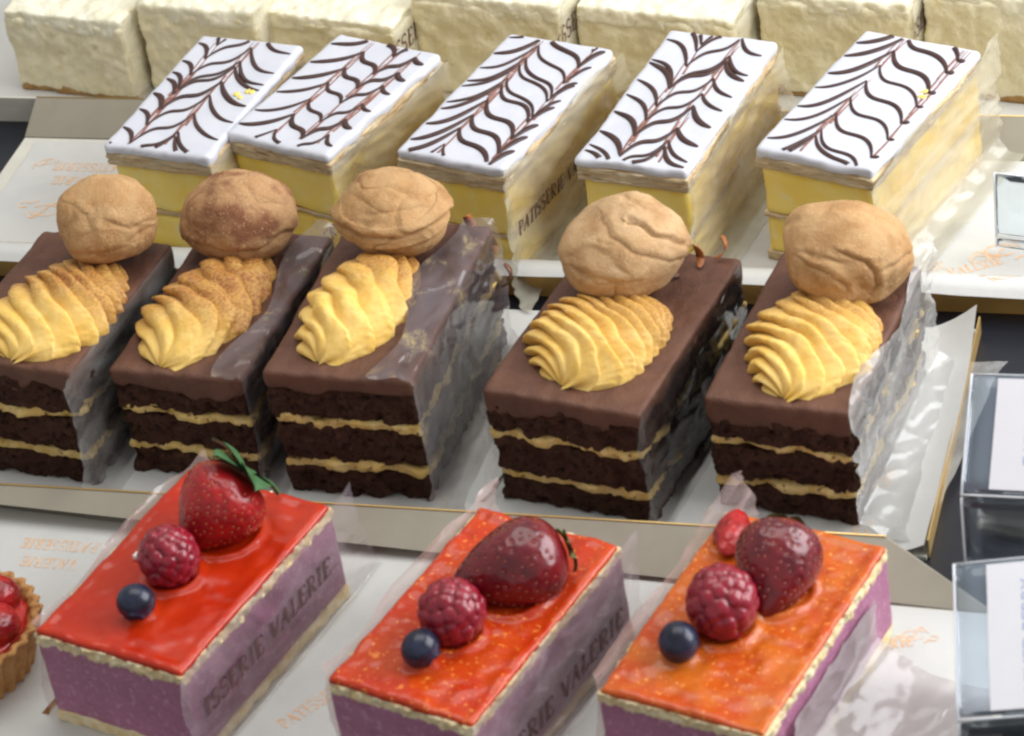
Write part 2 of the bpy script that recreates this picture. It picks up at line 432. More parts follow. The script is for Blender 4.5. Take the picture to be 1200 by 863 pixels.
# ------------------------------------------------------------------ plastic film round a slice
def film(name_label, cake, side, w, D, h, seed, mat, front=.7, back=1.0, fold=0.0, rise=0.0, flare=.9, taper=.6,
         text=None, tz=.5, tu=None, th=.85, low=.25, gap=.10, wave=.10, tflip=False, tw=1.0, tlen=None, group='clear film strips round the slices', cut=0.0):
    """one strip of film standing along a long side of the slice. side: +1 right, -1 left"""
    X, Y, t = cake
    path = [(w / 2 + gap + flare, low * .25), (w / 2 + gap + flare * .45, low * .5), (w / 2 + gap, low + .35), (w / 2 + gap, h * .5), (w / 2 + gap * .8, h)]
    if fold > 0:
        path += [(w / 2 - .05, h + .14), (w / 2 - fold * .55, h + .20), (w / 2 - fold, h + .24)]
    elif rise > 0:
        path += [(w / 2 + gap + .10, h + rise * .5), (w / 2 + gap - .02, h + rise)]
    P = np.array(path, float)
    seg = np.r_[0, np.cumsum(np.linalg.norm(np.diff(P, axis=0), axis=1))]
    y0, y1 = -D / 2 - front, D / 2 + back
    vtot = seg[-1]
    def surf(u, v, off=0.0):
        u = np.asarray(u, float); v = np.asarray(v, float)
        x = np.interp(v, seg, P[:, 0]); z = np.interp(v, seg, P[:, 1])
        over_f = np.clip(-D / 2 - u, 0, None); over_b = np.clip(u - D / 2, 0, None)
        q = np.stack([u * .35, v * .7, np.full_like(u, seed * 9.7)], -1).reshape(-1, 3)
        n1 = (.55 * (1 - 2 * np.abs(vnoise(q * np.array([1.3, .9, 1]), seed))) + .45 * (1 - 2 * np.abs(vnoise(q * 2.7 + q[:, [1, 0, 2]] * .8, seed + 3))) + .2 * fbm(q, 2.0, 2, seed)).reshape(u.shape)
        amp = wave * (1 + 1.6 * np.clip(v / vtot - .75, 0, 1) + 1.8 * (over_f + over_b))
        x = x + over_f * .15 - over_b * .10 + np.abs(n1) * amp + off
        z = z + n1 * amp * .4 + (np.abs(n1) * amp * .8 + off if fold > 0 else 0) * (v > np.interp(h, [0, h], [0, seg[4]])) 
        return np.stack([side * x, u, np.maximum(z, .03)], -1)
    nu, nv = 120, 48
    uu = np.linspace(0, 1, nu); vv = np.linspace(0, 1, nv)
    U, Vv = np.meshgrid(uu, vv, indexing='ij')
    # ragged cut ends: front end slopes back towards the top, back end wavy
    yf = y0 + taper * Vv + .18 * np.sin(Vv * 7 + seed) + cut * np.clip(Vv - .55, 0, 1) * 2
    yb = y1 - .25 * Vv + .25 * np.sin(Vv * 5 + seed * 2.1)
    UU = yf + (yb - yf) * U
    top = vtot * (1 - .05 * (1 + np.sin(U * 9 + seed * 1.7)) * (1 if (fold or rise) else 0))
    VV = Vv * top
    V3 = surf(UU, VV).reshape(-1, 3)
    root = thing('film_wrap', name_label, 'plastic film', (X, Y, 0), t, group)
    mesh_obj('film_sheet', V3, grid(nu, nv), M[mat], root)
    if text:
        v2, f2, L = lettering(text, th)
        lean = .16; tw = tlen / L if tlen else tw; v2[:, 0] *= tw; L *= tw
        u = v2[:, 0] + v2[:, 1] * lean; vz = v2[:, 1]
        if tflip: u = L - u
        u = u + (tu if tu is not None else -D / 2)
        base = np.interp(tz * h, P[:5, 1], seg[:5])
        V = surf(u, base + vz, .02)
        V[:, 0] += side * v2[:, 2]
        mesh_obj('printed_lettering', V, f2, M['print_brown'], root, False)
    return root

# ------------------------------------------------------------------ setting
TA = R(-20.5)
cT, sT = math.cos(TA), math.sin(TA)
def tl(x, y, z=0): return (x * cT - y * sT, x * sT + y * cT, z)
V, F, N = rbox((-75, -60, -3.0), (75, 75, -.32), .1, 15)
tag(mesh_obj('counter', V, F, M['counter'], None, False, rotz=TA), 'dark display counter under the cake trays', 'counter', kind='structure')

def sheet(V, th=.06):
    """thick board from a grid surface is overkill; boards are thin boxes along a polyline section"""
def extrude(section, x0, x1, th, xin0=0.0, xin1=0.0):
    """section [(y,z)...] -> board of thickness th along local x; ends taper by xin towards the last point"""
    Pp = np.array(section, float); n = len(Pp)
    Tn = np.gradient(Pp, axis=0); Tn /= np.linalg.norm(Tn, axis=1, keepdims=True)
    Nn = np.stack([-Tn[:, 1], Tn[:, 0]], 1)
    A = Pp + Nn * th / 2; B = Pp - Nn * th / 2
    V = []
    for k in range(n):
        f = k / (n - 1)
        for (x, q) in ((x0 + xin0 * f, A[k]), (x1 - xin1 * f, A[k]), (x1 - xin1 * f, B[k]), (x0 + xin0 * f, B[k])):
            V.append((x, q[0], q[1]))
    F = []
    for k in range(n - 1):
        for a in range(4):
            b = (a + 1) % 4
            F.append((k * 4 + a, k * 4 + b, (k + 1) * 4 + b, (k + 1) * 4 + a))
    F.append((0, 1, 2, 3)); F.append(tuple((n - 1) * 4 + k for k in (3, 2, 1, 0)))
    return V, F

def skew(V, k):
    V = np.array(V, float)
    if k: V[:, 1] += np.where(V[:, 2] < .2, k * (V[:, 0] + 18) + .0, 0) * (V[:, 1] > -15)
    return V
def tray(label, x0, x1, yf, yb, rear=None, front=None, right=None, board='board', kx=0.0):
    t = thing('pastry_tray', label, 'tray', (0, 0, 0), TA, 'long card trays holding the cakes')
    V, F, N = rbox((x0, yf, -.30), (x1, yb, -.10), .03, 20)
    mesh_obj('base', skew(V, kx), F, M['board_pale'], t, False)
    if rear:
        dy, h, c0, c1 = rear
        V, F = extrude([(yb + .02, -.09), (yb + .02 + dy, h)], x0, x1 - .9, .07, c0, c1)
        mesh_obj('rear_flap', skew(V, kx), F, M[board], t, False)
        V, F = tube([(x0 + c0, yb + .03 + dy, h + .03), (x1 - .9 - c1, yb + .03 + dy, h + .03)], .04, 8)
        mesh_obj('gilt_edge', V, F, M['gold'], t)
    if front:
        dy, h, mat = front
        V, F = extrude([(yf - .02, -.3), (yf - .02 - dy * .5, h * .5), (yf - .02 - dy, h)], x0, x1, .07)
        mesh_obj('front_wall', V, F, M[mat], t, False)
    if right:
        h, y0_, y1_ = right
        V, F, N = rbox((x1 + .01, y0_, -.28), (x1 + .10, y1_, h), .03, 8)
        mesh_obj('side_wall', V, F, M['gold'], t, False)
    return t

tray('cream lined card tray at the back holding the cheesecake slices', -38, 34, 17.6, 29, None, (.25, 1.15, 'board_pale'))
tray('grey card tray holding the row of feather iced custard slices', -27.6, 31, 5.35, 15.9, (1.25, 1.25, .4, 0), (.02, 1.15, 'gold_wall'))
tray('gold edged card tray holding the chocolate cakes topped with choux buns', -32, 17.85, -9.75, 3.95, None, None, (.55, -9.6, 3.9))
tray('front card tray holding the glazed berry mousse slices', -34, 21.5, -24.5, -9.95, (-.42, 1.22, 0, 4.0), None, None, kx=-.0665)

# ---- greaseproof papers with orange print
def ornament(k=1.0):
    """loose curled flourish printed under the words"""
    a = [(t * .55 - 1.3, .5 * math.sin(t * 2.2) + .25 * t - .4) for t in np.linspace(0, 4.6, 40)]
    b = arc(.2, .3, .75, .5, 20, 330, 26); c = arc(-.9, -.35, .45, .3, -30, 260, 20)
    d = [(.9, -.6), (1.2, -.3), (1.6, -.45), (1.9, -.2), (1.7, .1), (1.35, 0)]
    return [(np.array(p) * k, .13 * k) for p in (a, b, c, d)]
def paper(label, x0, x1, y0, y1, seed, prints, z=-.08, lift=None, kx=0.0):
    nu, nv = 110, 50
    def zf(x, y):
        q = np.stack([x, y, np.full_like(x, seed * 5.)], -1).reshape(-1, 3)
        zz = z + .05 + .05 * (fbm(q, .22, 3, seed).reshape(x.shape) + .6).clip(0, 2)
        if lift is not None: zz = zz + lift(x, y)
        return zz
    U, Vv = np.meshgrid(np.linspace(0, 1, nu), np.linspace(0, 1, nv), indexing='ij')
    x0e = x0 + .12 * np.sin(Vv * 6 + seed); x1e = x1 + .10 * np.sin(Vv * 5 + seed)
    X = x0e + (x1e - x0e) * U
    y0e = y0 + .10 * np.sin(U * 9 + seed); y1e = y1 + .12 * np.sin(U * 7 + seed) + kx * (X + 18)
    Y = y0e + (y1e - y0e) * Vv
    V = np.stack([X, Y, zf(X, Y)], -1).reshape(-1, 3)
    root = thing('greaseproof_paper', label, 'paper', (0, 0, 0), TA, 'printed greaseproof papers lining the trays')
    mesh_obj('paper_sheet', V, grid(nu, nv), M['paper'], root)
    for kind, px, py, ang, size in prints:
        mb = MB()
        if kind == 'ornament':
            for j, (p, w) in enumerate(ornament(size)):
                v, f = strip(p, w); v = np.c_[v, np.full(len(v), .0006 * (j + 1))]
                mb.add(place(v, px, py, ang), f)
        else:
            v, f, L = lettering(kind, size)
            mb.add(place(v, px, py, ang), f)
        V = np.concatenate(mb.V); zz = zf(V[:, 0], V[:, 1]) + .012 + V[:, 2]
        mesh_obj('printed_flourish' if kind == 'ornament' else 'printed_word', np.c_[V[:, :2], zz], mb.F, M['print_orange'], root, False)
    return root
def place(v, px, py, ang):
    c, s = math.cos(R(ang)), math.sin(R(ang))
    return np.c_[v[:, 0] * c - v[:, 1] * s + px, v[:, 0] * s + v[:, 1] * c + py, v[:, 2]]

def lift_mille(x, y):        # droops over the front wall, slumps to the base behind it
    return np.where(y < 6.6, 1.12 * np.clip((7.4 - y) / 1.9, 0, 1) ** 1.5, 0) * (y > 5.0) + np.where(y <= 5.0, 1.12 - (5.0 - y) * .9, 0)
def lift_mille2(x, y):
    f = np.clip((7.6 - y) / 2.2, 0, 1); f = f * f * (3 - 2 * f)
    return 1.24 * f - np.clip(5.1 - y, 0, 1) * .8
paper('printed paper under the custard slices, bare at its left end', -26.9, 31, 4.75, 15.5, 3,
      [('PATISSERIE', -21.6, 13.7, 180, .62), ('VALERIE', -22.2, 12.6, 180, .62), ('ornament', -24.0, 10.2, 180, .85),
       ('PATISSERIE', -22.6, 7.4, 180, .55), ('VALERIE', -22.6, 6.5, 180, .55), ('ornament', -25.7, 13.6, 20, .4),
       ('ornament', 17.9, 8.9, 10, .8), ('VALERIE', 16.3, 7.2, 28, .55), ('ornament', 18.6, 5.9, 190, .5), ('PATISSERIE', 13.6, 6.4, 30, .5)], lift=lift_mille2)
def lift_choc(x, y):
    a = np.clip((x - 16.0) / 2.2, 0, 1); b = np.clip((y - 1.2) / 3, 0, 1)
    return .75 * a * a + a * b * .9
paper('printed paper beside the chocolate cakes, corner curling at the right', -31, 17.9, -9.9, 3.9, 5,
      [('VALERIE', 14.4, -6.6, 33, .55), ('PATISSERIE', 13.8, -7.4, 33, .5), ('ornament', 14.6, -2.2, 60, .5), ('ornament', 15.4, -8.9, 80, .45)], lift=lift_choc)
paper('printed paper under the glazed mousse slices, bare at the left end', -33, 21.2, -24.2, -10.35, 7,
      [('PATISSERIE', -13.0, -12.0, 180, .55), ('VALERIE', -13.5, -13.0, 180, .55), ('ornament', -19.2, -11.6, 90, .6), ('PATISSERIE', -2.6, -21.0, 55, .55),
       ('ornament', 18.0, -14.2, 10, .5), ('VALERIE', 16.2, -15.1, 15, .5)], kx=-.0665)
paper('plain paper under the cheesecake slices at the back', -37, 34, 17.8, 28.6, 9, [])

# ------------------------------------------------------------------ custard slices (feather iced)
MILLE = [(-10.92, 15.94, -28.7, 4.96, 9.0, 5.46), (-5.44, 14.23, -37.8, 5.26, 8.5, 5.45), (1.66, 11.08, -34.6, 4.97, 9.66, 5.60),
         (8.53, 9.03, -30.3, 4.76, 10.14, 5.47), (15.96, 6.68, -38.2, 5.18, 9.60, 5.39)]
FEATH = [   # drag lines across the icing: (fraction of width, pull along the slice in cm); then spacing and phase
    ([(0, -.1), (.20, -1.35), (.56, 1.35), (1.0, -.35)], 1.1),
    ([(0, -.75), (.36, .75), (.66, -.7), (.86, 1.2), (1.0, .6)], 1.2),
    ([(0, -1.15), (.34, 1.25), (.88, -1.2), (1.0, .2)], 1.08),
    ([(0, .35), (.36, -1.5), (.70, 1.2), (1.0, -.1)], 1.15),
    ([(0, -1.1), (.36, 1.35), (.94, -1.0), (1.0, -.9)], 1.14)]
MLAB = ['leftmost feather iced custard slice, chocolate hooks along its left edge', 'feather iced custard slice with heavily smudged chocolate lines, second from left',
        'middle feather iced custard slice with long flowing chocolate waves', 'feather iced custard slice between the middle one and the right end one',
        'rightmost and largest looking feather iced custard slice, yellow crumbs on its icing']
def feather(root, w, D, zt, spec, step, seed, zfun):
    rnd = random.Random(seed)
    mb = MB()
    fr = [(f - .5) * (w - .34) for f, p in spec]; pl = [p for f, p in spec]
    def prof(t, a, b, k):      # flat in the middle, running along the drag line at both ends
        if spec[k][0] == 0: return a + (b - a) * (.25 * t + .75 * t ** 3.2)
        if spec[k + 1][0] == 1.0: return a + (b - a) * (1 - .25 * (1 - t) - .75 * (1 - t) ** 3.2)
        q = 2 * t - 1
        return a + (b - a) * (.5 + .5 * math.copysign(.25 * abs(q) + .75 * abs(q) ** 3.4, q))
    y = -D / 2 - 1.3; gp = 1.0
    while y < D / 2 + 1.4:
        gp = rnd.choice([1.0, 1.1, 1.2, 1.3] + ([.36] if gp > .5 else []))
        y += step * gp
        wd = rnd.choice([.105, .115, .125, .155])
        pts = []; wds = []; sl = []
        jit = [rnd.uniform(-.10, .10) for _ in fr]
        for k in range(len(fr) - 1):
            for j in range(31):
                if j == 0 and k: continue
                t = j / 30
                x = fr[k] + (fr[k + 1] - fr[k]) * (t + .0)
                yy = y + prof(t, pl[k] + jit[k], pl[k + 1] + jit[k + 1], k) + .05 * math.sin(x * 3 + y * 5)
                pts.append((x, yy))
                steep = abs(2 * t - 1)
                wds.append(wd * (1.0 - .62 * steep ** 2.5)); sl.append(steep)
        run = []; rw = []
        def flush():
            if len(run) > 3:
                P = np.array(run); Z = zfun(P[:, 0], P[:, 1]) + .012
                v, f = tube(np.c_[P, Z], rw, 6, .45); mb.add(v, f, 0)
        for (x, yy), q in zip(pts, wds):
            if abs(yy) < D / 2 - .13:
                run.append((x, yy)); rw.append(q)
            else:
                flush(); run.clear(); rw.clear()
        flush()
    for k, (f, p) in enumerate(spec):       # brown smear left along each drag line
        if f in (0, 1.0): continue
        for s in range(9):
            a = rnd.uniform(-D / 2 + .2, D / 2 - 2.2); L = rnd.uniform(2.0, 5.0)
            yy = np.linspace(a, min(a + L, D / 2 - .2), 26)
            xx = fr[k] + .035 * (s - 4) + .05 * np.sin(yy * 1.3 + s) 
            P = np.c_[xx, yy, zfun(xx, yy) + .003]
            v, f_ = tube(P, np.linspace(.055, .02, 26), 6, .35); mb.add(v, f_, 1)
    mb.build('chocolate_feathering', None, root, mats=[M['choc_line'], M['choc_smear']])

for i, (X, Y, a, w, D, h) in enumerate(MILLE):
    a = R(a); sd = 40 + i
    t = thing('custard_slice', MLAB[i], 'custard slice', (X, Y, 0), a, 'feather iced custard slices in a row')
    lay = [('pastry_layer', 0, .42, -.06), ('custard_layer', .42, 2.1, -.05), ('pastry_layer', 2.12, 2.32, -.06), ('custard_layer', 2.32, 4.45, -.05), ('pastry_layer', 4.45, h - .42, .02)]
    for k, (nm, z0, z1, g) in enumerate(lay):
        if nm == 'custard_layer':
            V, F = crumbly((-w / 2 - g + .12 + .0, -D / 2 - g, z0), (w / 2 + g, D / 2 + g, z1), .16, .2, .055, .9, sd + k)
        else:
            def flaky(V2, V, N, sd=sd + k):
                q = V * np.array([.6, .6, 7.0])
                return V2 + N * (np.abs(fbm(q, 1.2, 3, sd)) * .10 - .02)[:, None] * np.array([1, 1, .25])
            V, F = crumbly((-w / 2 - g, -D / 2 - g, z0), (w / 2 + g, D / 2 + g, z1), .05, .085, .035, 2.0, sd + k, extra=flaky)
        mesh_obj(nm, V, F, M['custard'] if nm == 'custard_layer' else M['puffpastry'], t)
    def ztop(x, y, sd=sd):
        x = np.asarray(x, float); y = np.asarray(y, float)
        return fbm(np.stack([x, y, np.full_like(x, sd * 2.)], -1), .35, 2, sd) * .05
    V, F, N = rbox((-w / 2 - .05, -D / 2 - .05, h - .46), (w / 2 + .05, D / 2 + .05, h), .21, .11)
    V = V + N * (fbm(V, 1.0, 3, sd) * .085)[:, None] * np.array([1, 1, 0])
    drip = np.clip(fbm(np.c_[V[:, :2] * 1.2, V[:, 2] * 0], 1.0, 2, sd + 3), -.2, 1) * .16
    low = V[:, 2] < h - .22
    V[:, 2] += ztop(V[:, 0], V[:, 1]) - np.where(low, np.clip(drip, 0, 1), 0)
    mesh_obj('icing', V, F, M['icing'], t)
    feather(t, w, D, h, FEATH[i][0], FEATH[i][1], sd * 3 + 1, lambda x, y: h + ztop(x, y))
    if i in (0, 4):
        mb = MB(); rnd = random.Random(i + 5)
        for k in range(5):
            sv, sf = sphere(10, 6); x = w * .36 + rnd.uniform(-.35, .3); y = (1.2 if i == 4 else 0.2) + rnd.uniform(-.5, .5)
            r_ = rnd.uniform(.06, .14)
            mb.add(sv * np.array([r_, r_ * 1.3, r_ * .45]) + np.array([x, y, h + .04]), sf)
        mb.build('custard_crumb', M['custard'], t)

FT = ['narrow creamy film on the right side of the leftmost custard slice', 'creamy film on the right side of the smudged custard slice', 'printed creamy film on the right side of the middle custard slice',
      'creamy film on the right side of the fourth custard slice', 'tall creamy film on the right side of the right end custard slice']
for i, (X, Y, a, w, D, h) in enumerate(MILLE):
    film(FT[i], (X, Y, R(a)), 1, w, D, h - .5, 60 + i, 'film_custard',
         front=[.2, .4, 1.7, 1.5, 1.2][i], back=[.3, .4, .9, .9, 1.6][i], rise=[0, .1, .5, .3, .5][i], flare=[.2, .7, .9, .9, 1.2][i], taper=[.2, .6, 1.5, 1.3, .6][i],
         text={1: 'PATISSERIE VALERIE', 2: 'PATISSERIE VALERIE'}.get(i), tz=.44, tu=-D / 2 + (-4.2 if i == 1 else .2), th=.62, tw=1.1)

# ------------------------------------------------------------------ chocolate cakes with piped cream and choux bun
CHOC = [(-17.06, 2.13, -27.0, 5.73, 8.6, 5.45), (-10.59, .77, -23.9, 5.42, 9.52, 4.95), (-4.49, -1.86, -22.2, 5.74, 10.08, 5.66),
        (3.99, -5.41, -30.5, 6.12, 9.82, 5.14), (11.08, -7.86, -27.6, 5.31, 9.13, 5.05)]
CLAB = ['chocolate layer cake cut off by the left edge of the picture', 'chocolate layer cake with cocoa dusted cream and a smeared film fold, second from left',
        'chocolate layer cake in the middle of its row, smeared film folded over its top', 'widest chocolate layer cake with smooth bare frosting and caramel shavings',
        'chocolate layer cake at the right end of its row beside bare paper']
CREAMP = [  # centre x, y, half length, half width, height, ridge count, twist, turn, dust y0, y1, amount
    (.55, -.65, 3.4, 2.45, 1.3, 9, -2.6, -.12, -1.8, .5, 1.0), (-.30, -.55, 3.9, 2.05, 1.25, 7, -2.2, -.12, -3.4, -.6, 1.0), (-.45, -.75, 3.6, 2.0, 1.45, 6, -1.8, -.14, -1.6, 2.4, .9),
    (.05, -1.15, 2.9, 2.5, 1.4, 10, -3.0, -.14, -3.0, 2.6, .80), (.15, -.85, 3.3, 2.3, 1.4, 9, -2.8, .0, -3.0, 2.8, .75)]
for i, (X, Y, a, w, D, h) in enumerate(CHOC):
    a = R(a); sd = 80 + i * 9
    t = thing('chocolate_cake', CLAB[i], 'chocolate cake', (X, Y, 0), a, 'chocolate cakes topped with choux buns')
    fz = h - .55
    lay = [('sponge_layer', 0, h * .22, 0), ('cream_filling', h * .22, h * .275, .0), ('sponge_layer', h * .28, h * .57, 0), ('cream_filling', h * .57, h * .625, .0), ('sponge_layer', h * .625, fz, 0)]
    for k, (nm, z0, z1, g) in enumerate(lay):
        if nm == 'sponge_layer':
            def pits(V2, V, N, sd=sd + k):
                a_ = np.clip(vnoise(V * 3.6, sd + 31) - .12, 0, 1); b_ = np.clip(vnoise(V * 7.0, sd + 32) - .2, 0, 1)
                return V2 - N * (a_ * .30 + b_ * .16 - .02)[:, None]
            V, F = crumbly((-w / 2 - g, -D / 2 - g, z0), (w / 2 + g, D / 2 + g, z1), .14, .075, .13, 1.5, sd + k, 4, extra=pits)
            mesh_obj(nm, V, F, M['sponge_choc'], t)
        else:
            def wob(V2, V, N, sd=sd + k):
                V2 = V2.copy(); side = fbm(np.c_[V[:, :2], V[:, 2] * 0], .9, 3, sd)
                V2[:, 2] += side * .16
                return V2 + N * (fbm(V, 1.3, 4, sd + 5) * .26 - .02)[:, None] * np.array([1, 1, .2])
            V, F = crumbly((-w / 2 - g, -D / 2 - g, z0 - .04), (w / 2 + g, D / 2 + g, z1 + .05), .10, .10, .03, 3, sd + k, extra=wob)
            mesh_obj(nm, V, F, M['buttercream'], t)
    def droop(V2, V, N, sd=sd, w=w, D=D, fz=fz):
        V2 = V2.copy(); low = np.clip((fz + .30 - V[:, 2]) / .3, 0, 1)
        d = .20 + .55 * np.clip(fbm(np.c_[V[:, :2], V[:, 2] * 0], .7, 3, sd) + .3, 0, 1.2)
        V2[:, 2] -= low * d
        ripple = fbm(np.c_[V[:, 0] * 1.5, V[:, 1] * .35, V[:, 2]], 1.0, 3, sd + 2) * .05
        V2[:, 2] += np.where(V[:, 2] > fz + .35, ripple, 0)
        return V2
    V, F = crumbly((-w / 2 - .09, -D / 2 - .09, fz), (w / 2 + .09, D / 2 + .09, h), .20, .12, .045, 1.1, sd + 7, 3, extra=droop)
    mesh_obj('frosting', V, F, M['frosting'], t)
    # piped cream: a ridged shell laid along the slice
    cx, cy, hl, hw, hh, nr, tw, turn, d0, d1, am = CREAMP[i]
    ns, nt_ = 170, 90
    s = np.linspace(-1, 1, ns); th = np.linspace(0, math.pi, nt_)
    Sg, Tg = np.meshgrid(s, th, indexing='ij')
    env = np.clip(1 - np.abs(Sg) ** 2.3, 0, 1) ** .55
    env = env * (1 - .13 * Sg) * (1 + .13 * fbm(np.stack([Sg * 1.6, np.cos(Tg) * .8, Sg * 0 + sd], -1).reshape(-1, 3), 1.0, 2, sd + 8).reshape(Sg.shape))
    ph = nr * (Sg * .5 + .5) + tw * (Tg / math.pi - .5) * 2 * .9 + .55 * fbm(np.stack([Sg * 2, Tg, Sg * 0 + sd], -1).reshape(-1, 3), .9, 2, sd).reshape(Sg.shape)
    saw = np.abs(np.sin(math.pi * ph)) ** .75
    depth = .22 + .10 * fbm(np.stack([Sg * 3, Tg, Sg * 0 + 4.], -1).reshape(-1, 3), 1.2, 2, sd + 3).reshape(Sg.shape)
    sawb = 1.04 - depth * (1 - saw)
    bulge = 1 + .06 * fbm(np.stack([Sg * 3, Tg * 1.5, Sg * 0], -1).reshape(-1, 3), .8, 2, sd + 1).reshape(Sg.shape)
    rr = env * sawb * bulge * (1 + .020 * fbm(np.stack([Sg * 22, np.cos(Tg) * 9, np.sin(Tg) * 7 + sd], -1).reshape(-1, 3), 1.0, 3, sd + 14).reshape(Sg.shape))
    xx = np.cos(Tg) * hw * rr
    zz = np.sin(Tg) ** .85 * hh * rr * 1.0
    yy = Sg * hl - .34 * (1 - saw) * np.cos(Tg)
    ca, sa = math.cos(turn), math.sin(turn)
    V = np.stack([cx + xx * ca - yy * sa, cy + xx * sa + yy * ca, h - .06 + zz], -1).reshape(-1, 3)
    mesh_obj('piped_cream', V, grid(ns, nt_), piped('piped_cream_%d' % i, cy + d0, cy + d1, am), t)
    if i in (2, 3, 4):
        rnd = random.Random(i * 3)
        spots = {3: [(.30 * w, D * .40, h + .15), (.10 * w, D * .47, h + .2), (.36 * w, D * .47, h + .2), (.22 * w, D * .33, h + .1)],
                 2: [(w * .42, D * .50, h - .3), (w * .52, D * .47, h - 1.1), (w * .55, D * .44, h - 2.4)], 4: [(w * .32, D * .44, h + .1)]}[i]
        for j, (x, y, z) in enumerate(spots):
            n = 16; u = np.linspace(0, 1, n); ang = rnd.uniform(0, 3); bend = rnd.uniform(1.8, 3.4)
            cu = np.stack([np.sin(u * bend) * .42, u * .35, .42 - .42 * np.cos(u * bend)], 1)
            wv = .16 * np.sin(u * math.pi) ** .5 + .03
            A = cu + np.c_[wv * 0, wv, wv * 0]; B = cu - np.c_[wv * 0, wv, wv * 0]
            C = A + np.array([.03, 0, .04]); Dd = B + np.array([.03, 0, .04])
            Vv = np.stack([A, B, Dd, C], 1).reshape(-1, 3) @ rot('z', ang).T
            Ff = [(k * 4 + q, k * 4 + (q + 1) % 4, k * 4 + 4 + (q + 1) % 4, k * 4 + 4 + q) for k in range(n - 1) for q in range(4)] + [(0, 1, 2, 3), (n * 4 - 1, n * 4 - 2, n * 4 - 3, n * 4 - 4)]
            mesh_obj('shaving', Vv + np.array([x, y, z - .05]), Ff, M['shaving_dark' if (i == 2 and j == 2) or j == 3 else 'shaving'], t)

# choux buns resting on the piped cream and the frosting
PUFF = [(1.0, 3.15, 2.08, 2.0, 1.72, 'choux_tan', 1.0), (-.45, 3.45, 2.18, 2.05, 1.62, 'choux_cocoa', .8), (-.2, 3.2, 2.22, 2.0, 1.52, 'choux_tan', 1.6),
        (-.5, 2.35, 2.34, 2.2, 1.74, 'choux_pale', 1.3), (.45, 2.6, 2.40, 2.25, 1.72, 'choux_tan', 1.4)]
PLAB = ['round golden choux bun on the leftmost chocolate cake', 'reddish brown cocoa dusted choux bun on the chocolate cake second from left',
        'low flat topped choux bun with a sharp crust edge on the middle chocolate cake', 'pale choux bun with a crack on top, on the widest chocolate cake',
        'large golden choux bun on the chocolate cake at the right end']
CRACK = [   # splits and folds in each crust: points across the face of the bun, depth, width, lip
    [([(-.55, -.50), (-.1, -.62), (.4, -.50), (.85, -.18)], .035, .07, .03), ([(.30, .05), (.55, -.12), (.88, -.05)], .03, .05, .02), ([(-.5, .5), (-.2, .3), (-.15, .0)], .02, .06, .02)],
    [([(-.85, -.35), (-.3, -.58), (.3, -.58), (.85, -.30)], .04, .06, .035), ([(.2, .75), (.5, .45), (.75, .35)], .02, .05, .02)],
    [([(-1.0, .02), (-.55, -.22), (.0, -.26), (.5, -.12), (1.0, .18)], .055, .06, .075), ([(-.6, .55), (-.2, .35), (.3, .42), (.7, .55)], .02, .06, .02)],
    [([(.08, .66), (.28, .60), (.42, .42), (.66, .34), (.90, .12)], .085, .036, .045), ([(-.35, .70), (-.25, .45), (.1, .18), (.6, -.02), (.9, -.1)], .03, .06, .03), ([(-.7, -.2), (-.3, -.45), (.2, -.4)], .02, .07, .02)],
    [([(-.15, .28), (.15, .12), (.38, -.12), (.48, -.45), (.40, -.7)], .06, .04, .05), ([(-.75, .05), (-.35, -.12), (-.1, -.42)], .03, .06, .03), ([(.45, -.05), (.75, .1), (.95, .1)], .03, .05, .02)]]
VR, VU = np.array([.9856, -.0987, -.1373]), np.array([.1691, .5751, .8004]); VF = np.cross(VR, VU)
def crust_splits(d, a, cracks, sd):
    R2 = np.stack([VR, VU, VF]) @ rot('z', a)
    c = d @ R2.T                                   # across, up, outwards
    P2 = c[:, :2] + .05 * np.stack([vnoise(d * 4, sd + 51), vnoise(d * 4 + 7, sd + 52)], 1)
    out = np.zeros(len(d))
    for pts, dep, wid, lip in cracks:
        pts = np.array(pts); best = np.full(len(d), 9.); side = np.zeros(len(d))
        for k in range(len(pts) - 1):
            A, B = pts[k], pts[k + 1]; ab = B - A
            t = np.clip(((P2 - A) @ ab) / (ab @ ab), 0, 1)
            off = P2 - (A + t[:, None] * ab); dist = np.linalg.norm(off, axis=1)
            sg = np.sign(ab[0] * off[:, 1] - ab[1] * off[:, 0])
            fade = np.ones(len(d))
            m = dist < best; best[m] = dist[m]; side[m] = sg[m]
        front = np.clip(c[:, 2] * 4 + .6, 0, 1)
        ends = np.clip(1.25 - np.abs(P2 - pts.mean(0)).max(1) / (np.abs(pts - pts.mean(0)).max() + .05), 0, 1)
        out += front * (-dep * np.exp(-(best / wid) ** 2) + lip * np.where(side > 0, np.exp(-((best - wid) / (wid * 3)) ** 2), 0) * (best > 0)) * np.clip(ends * 4, 0, 1)
    return out
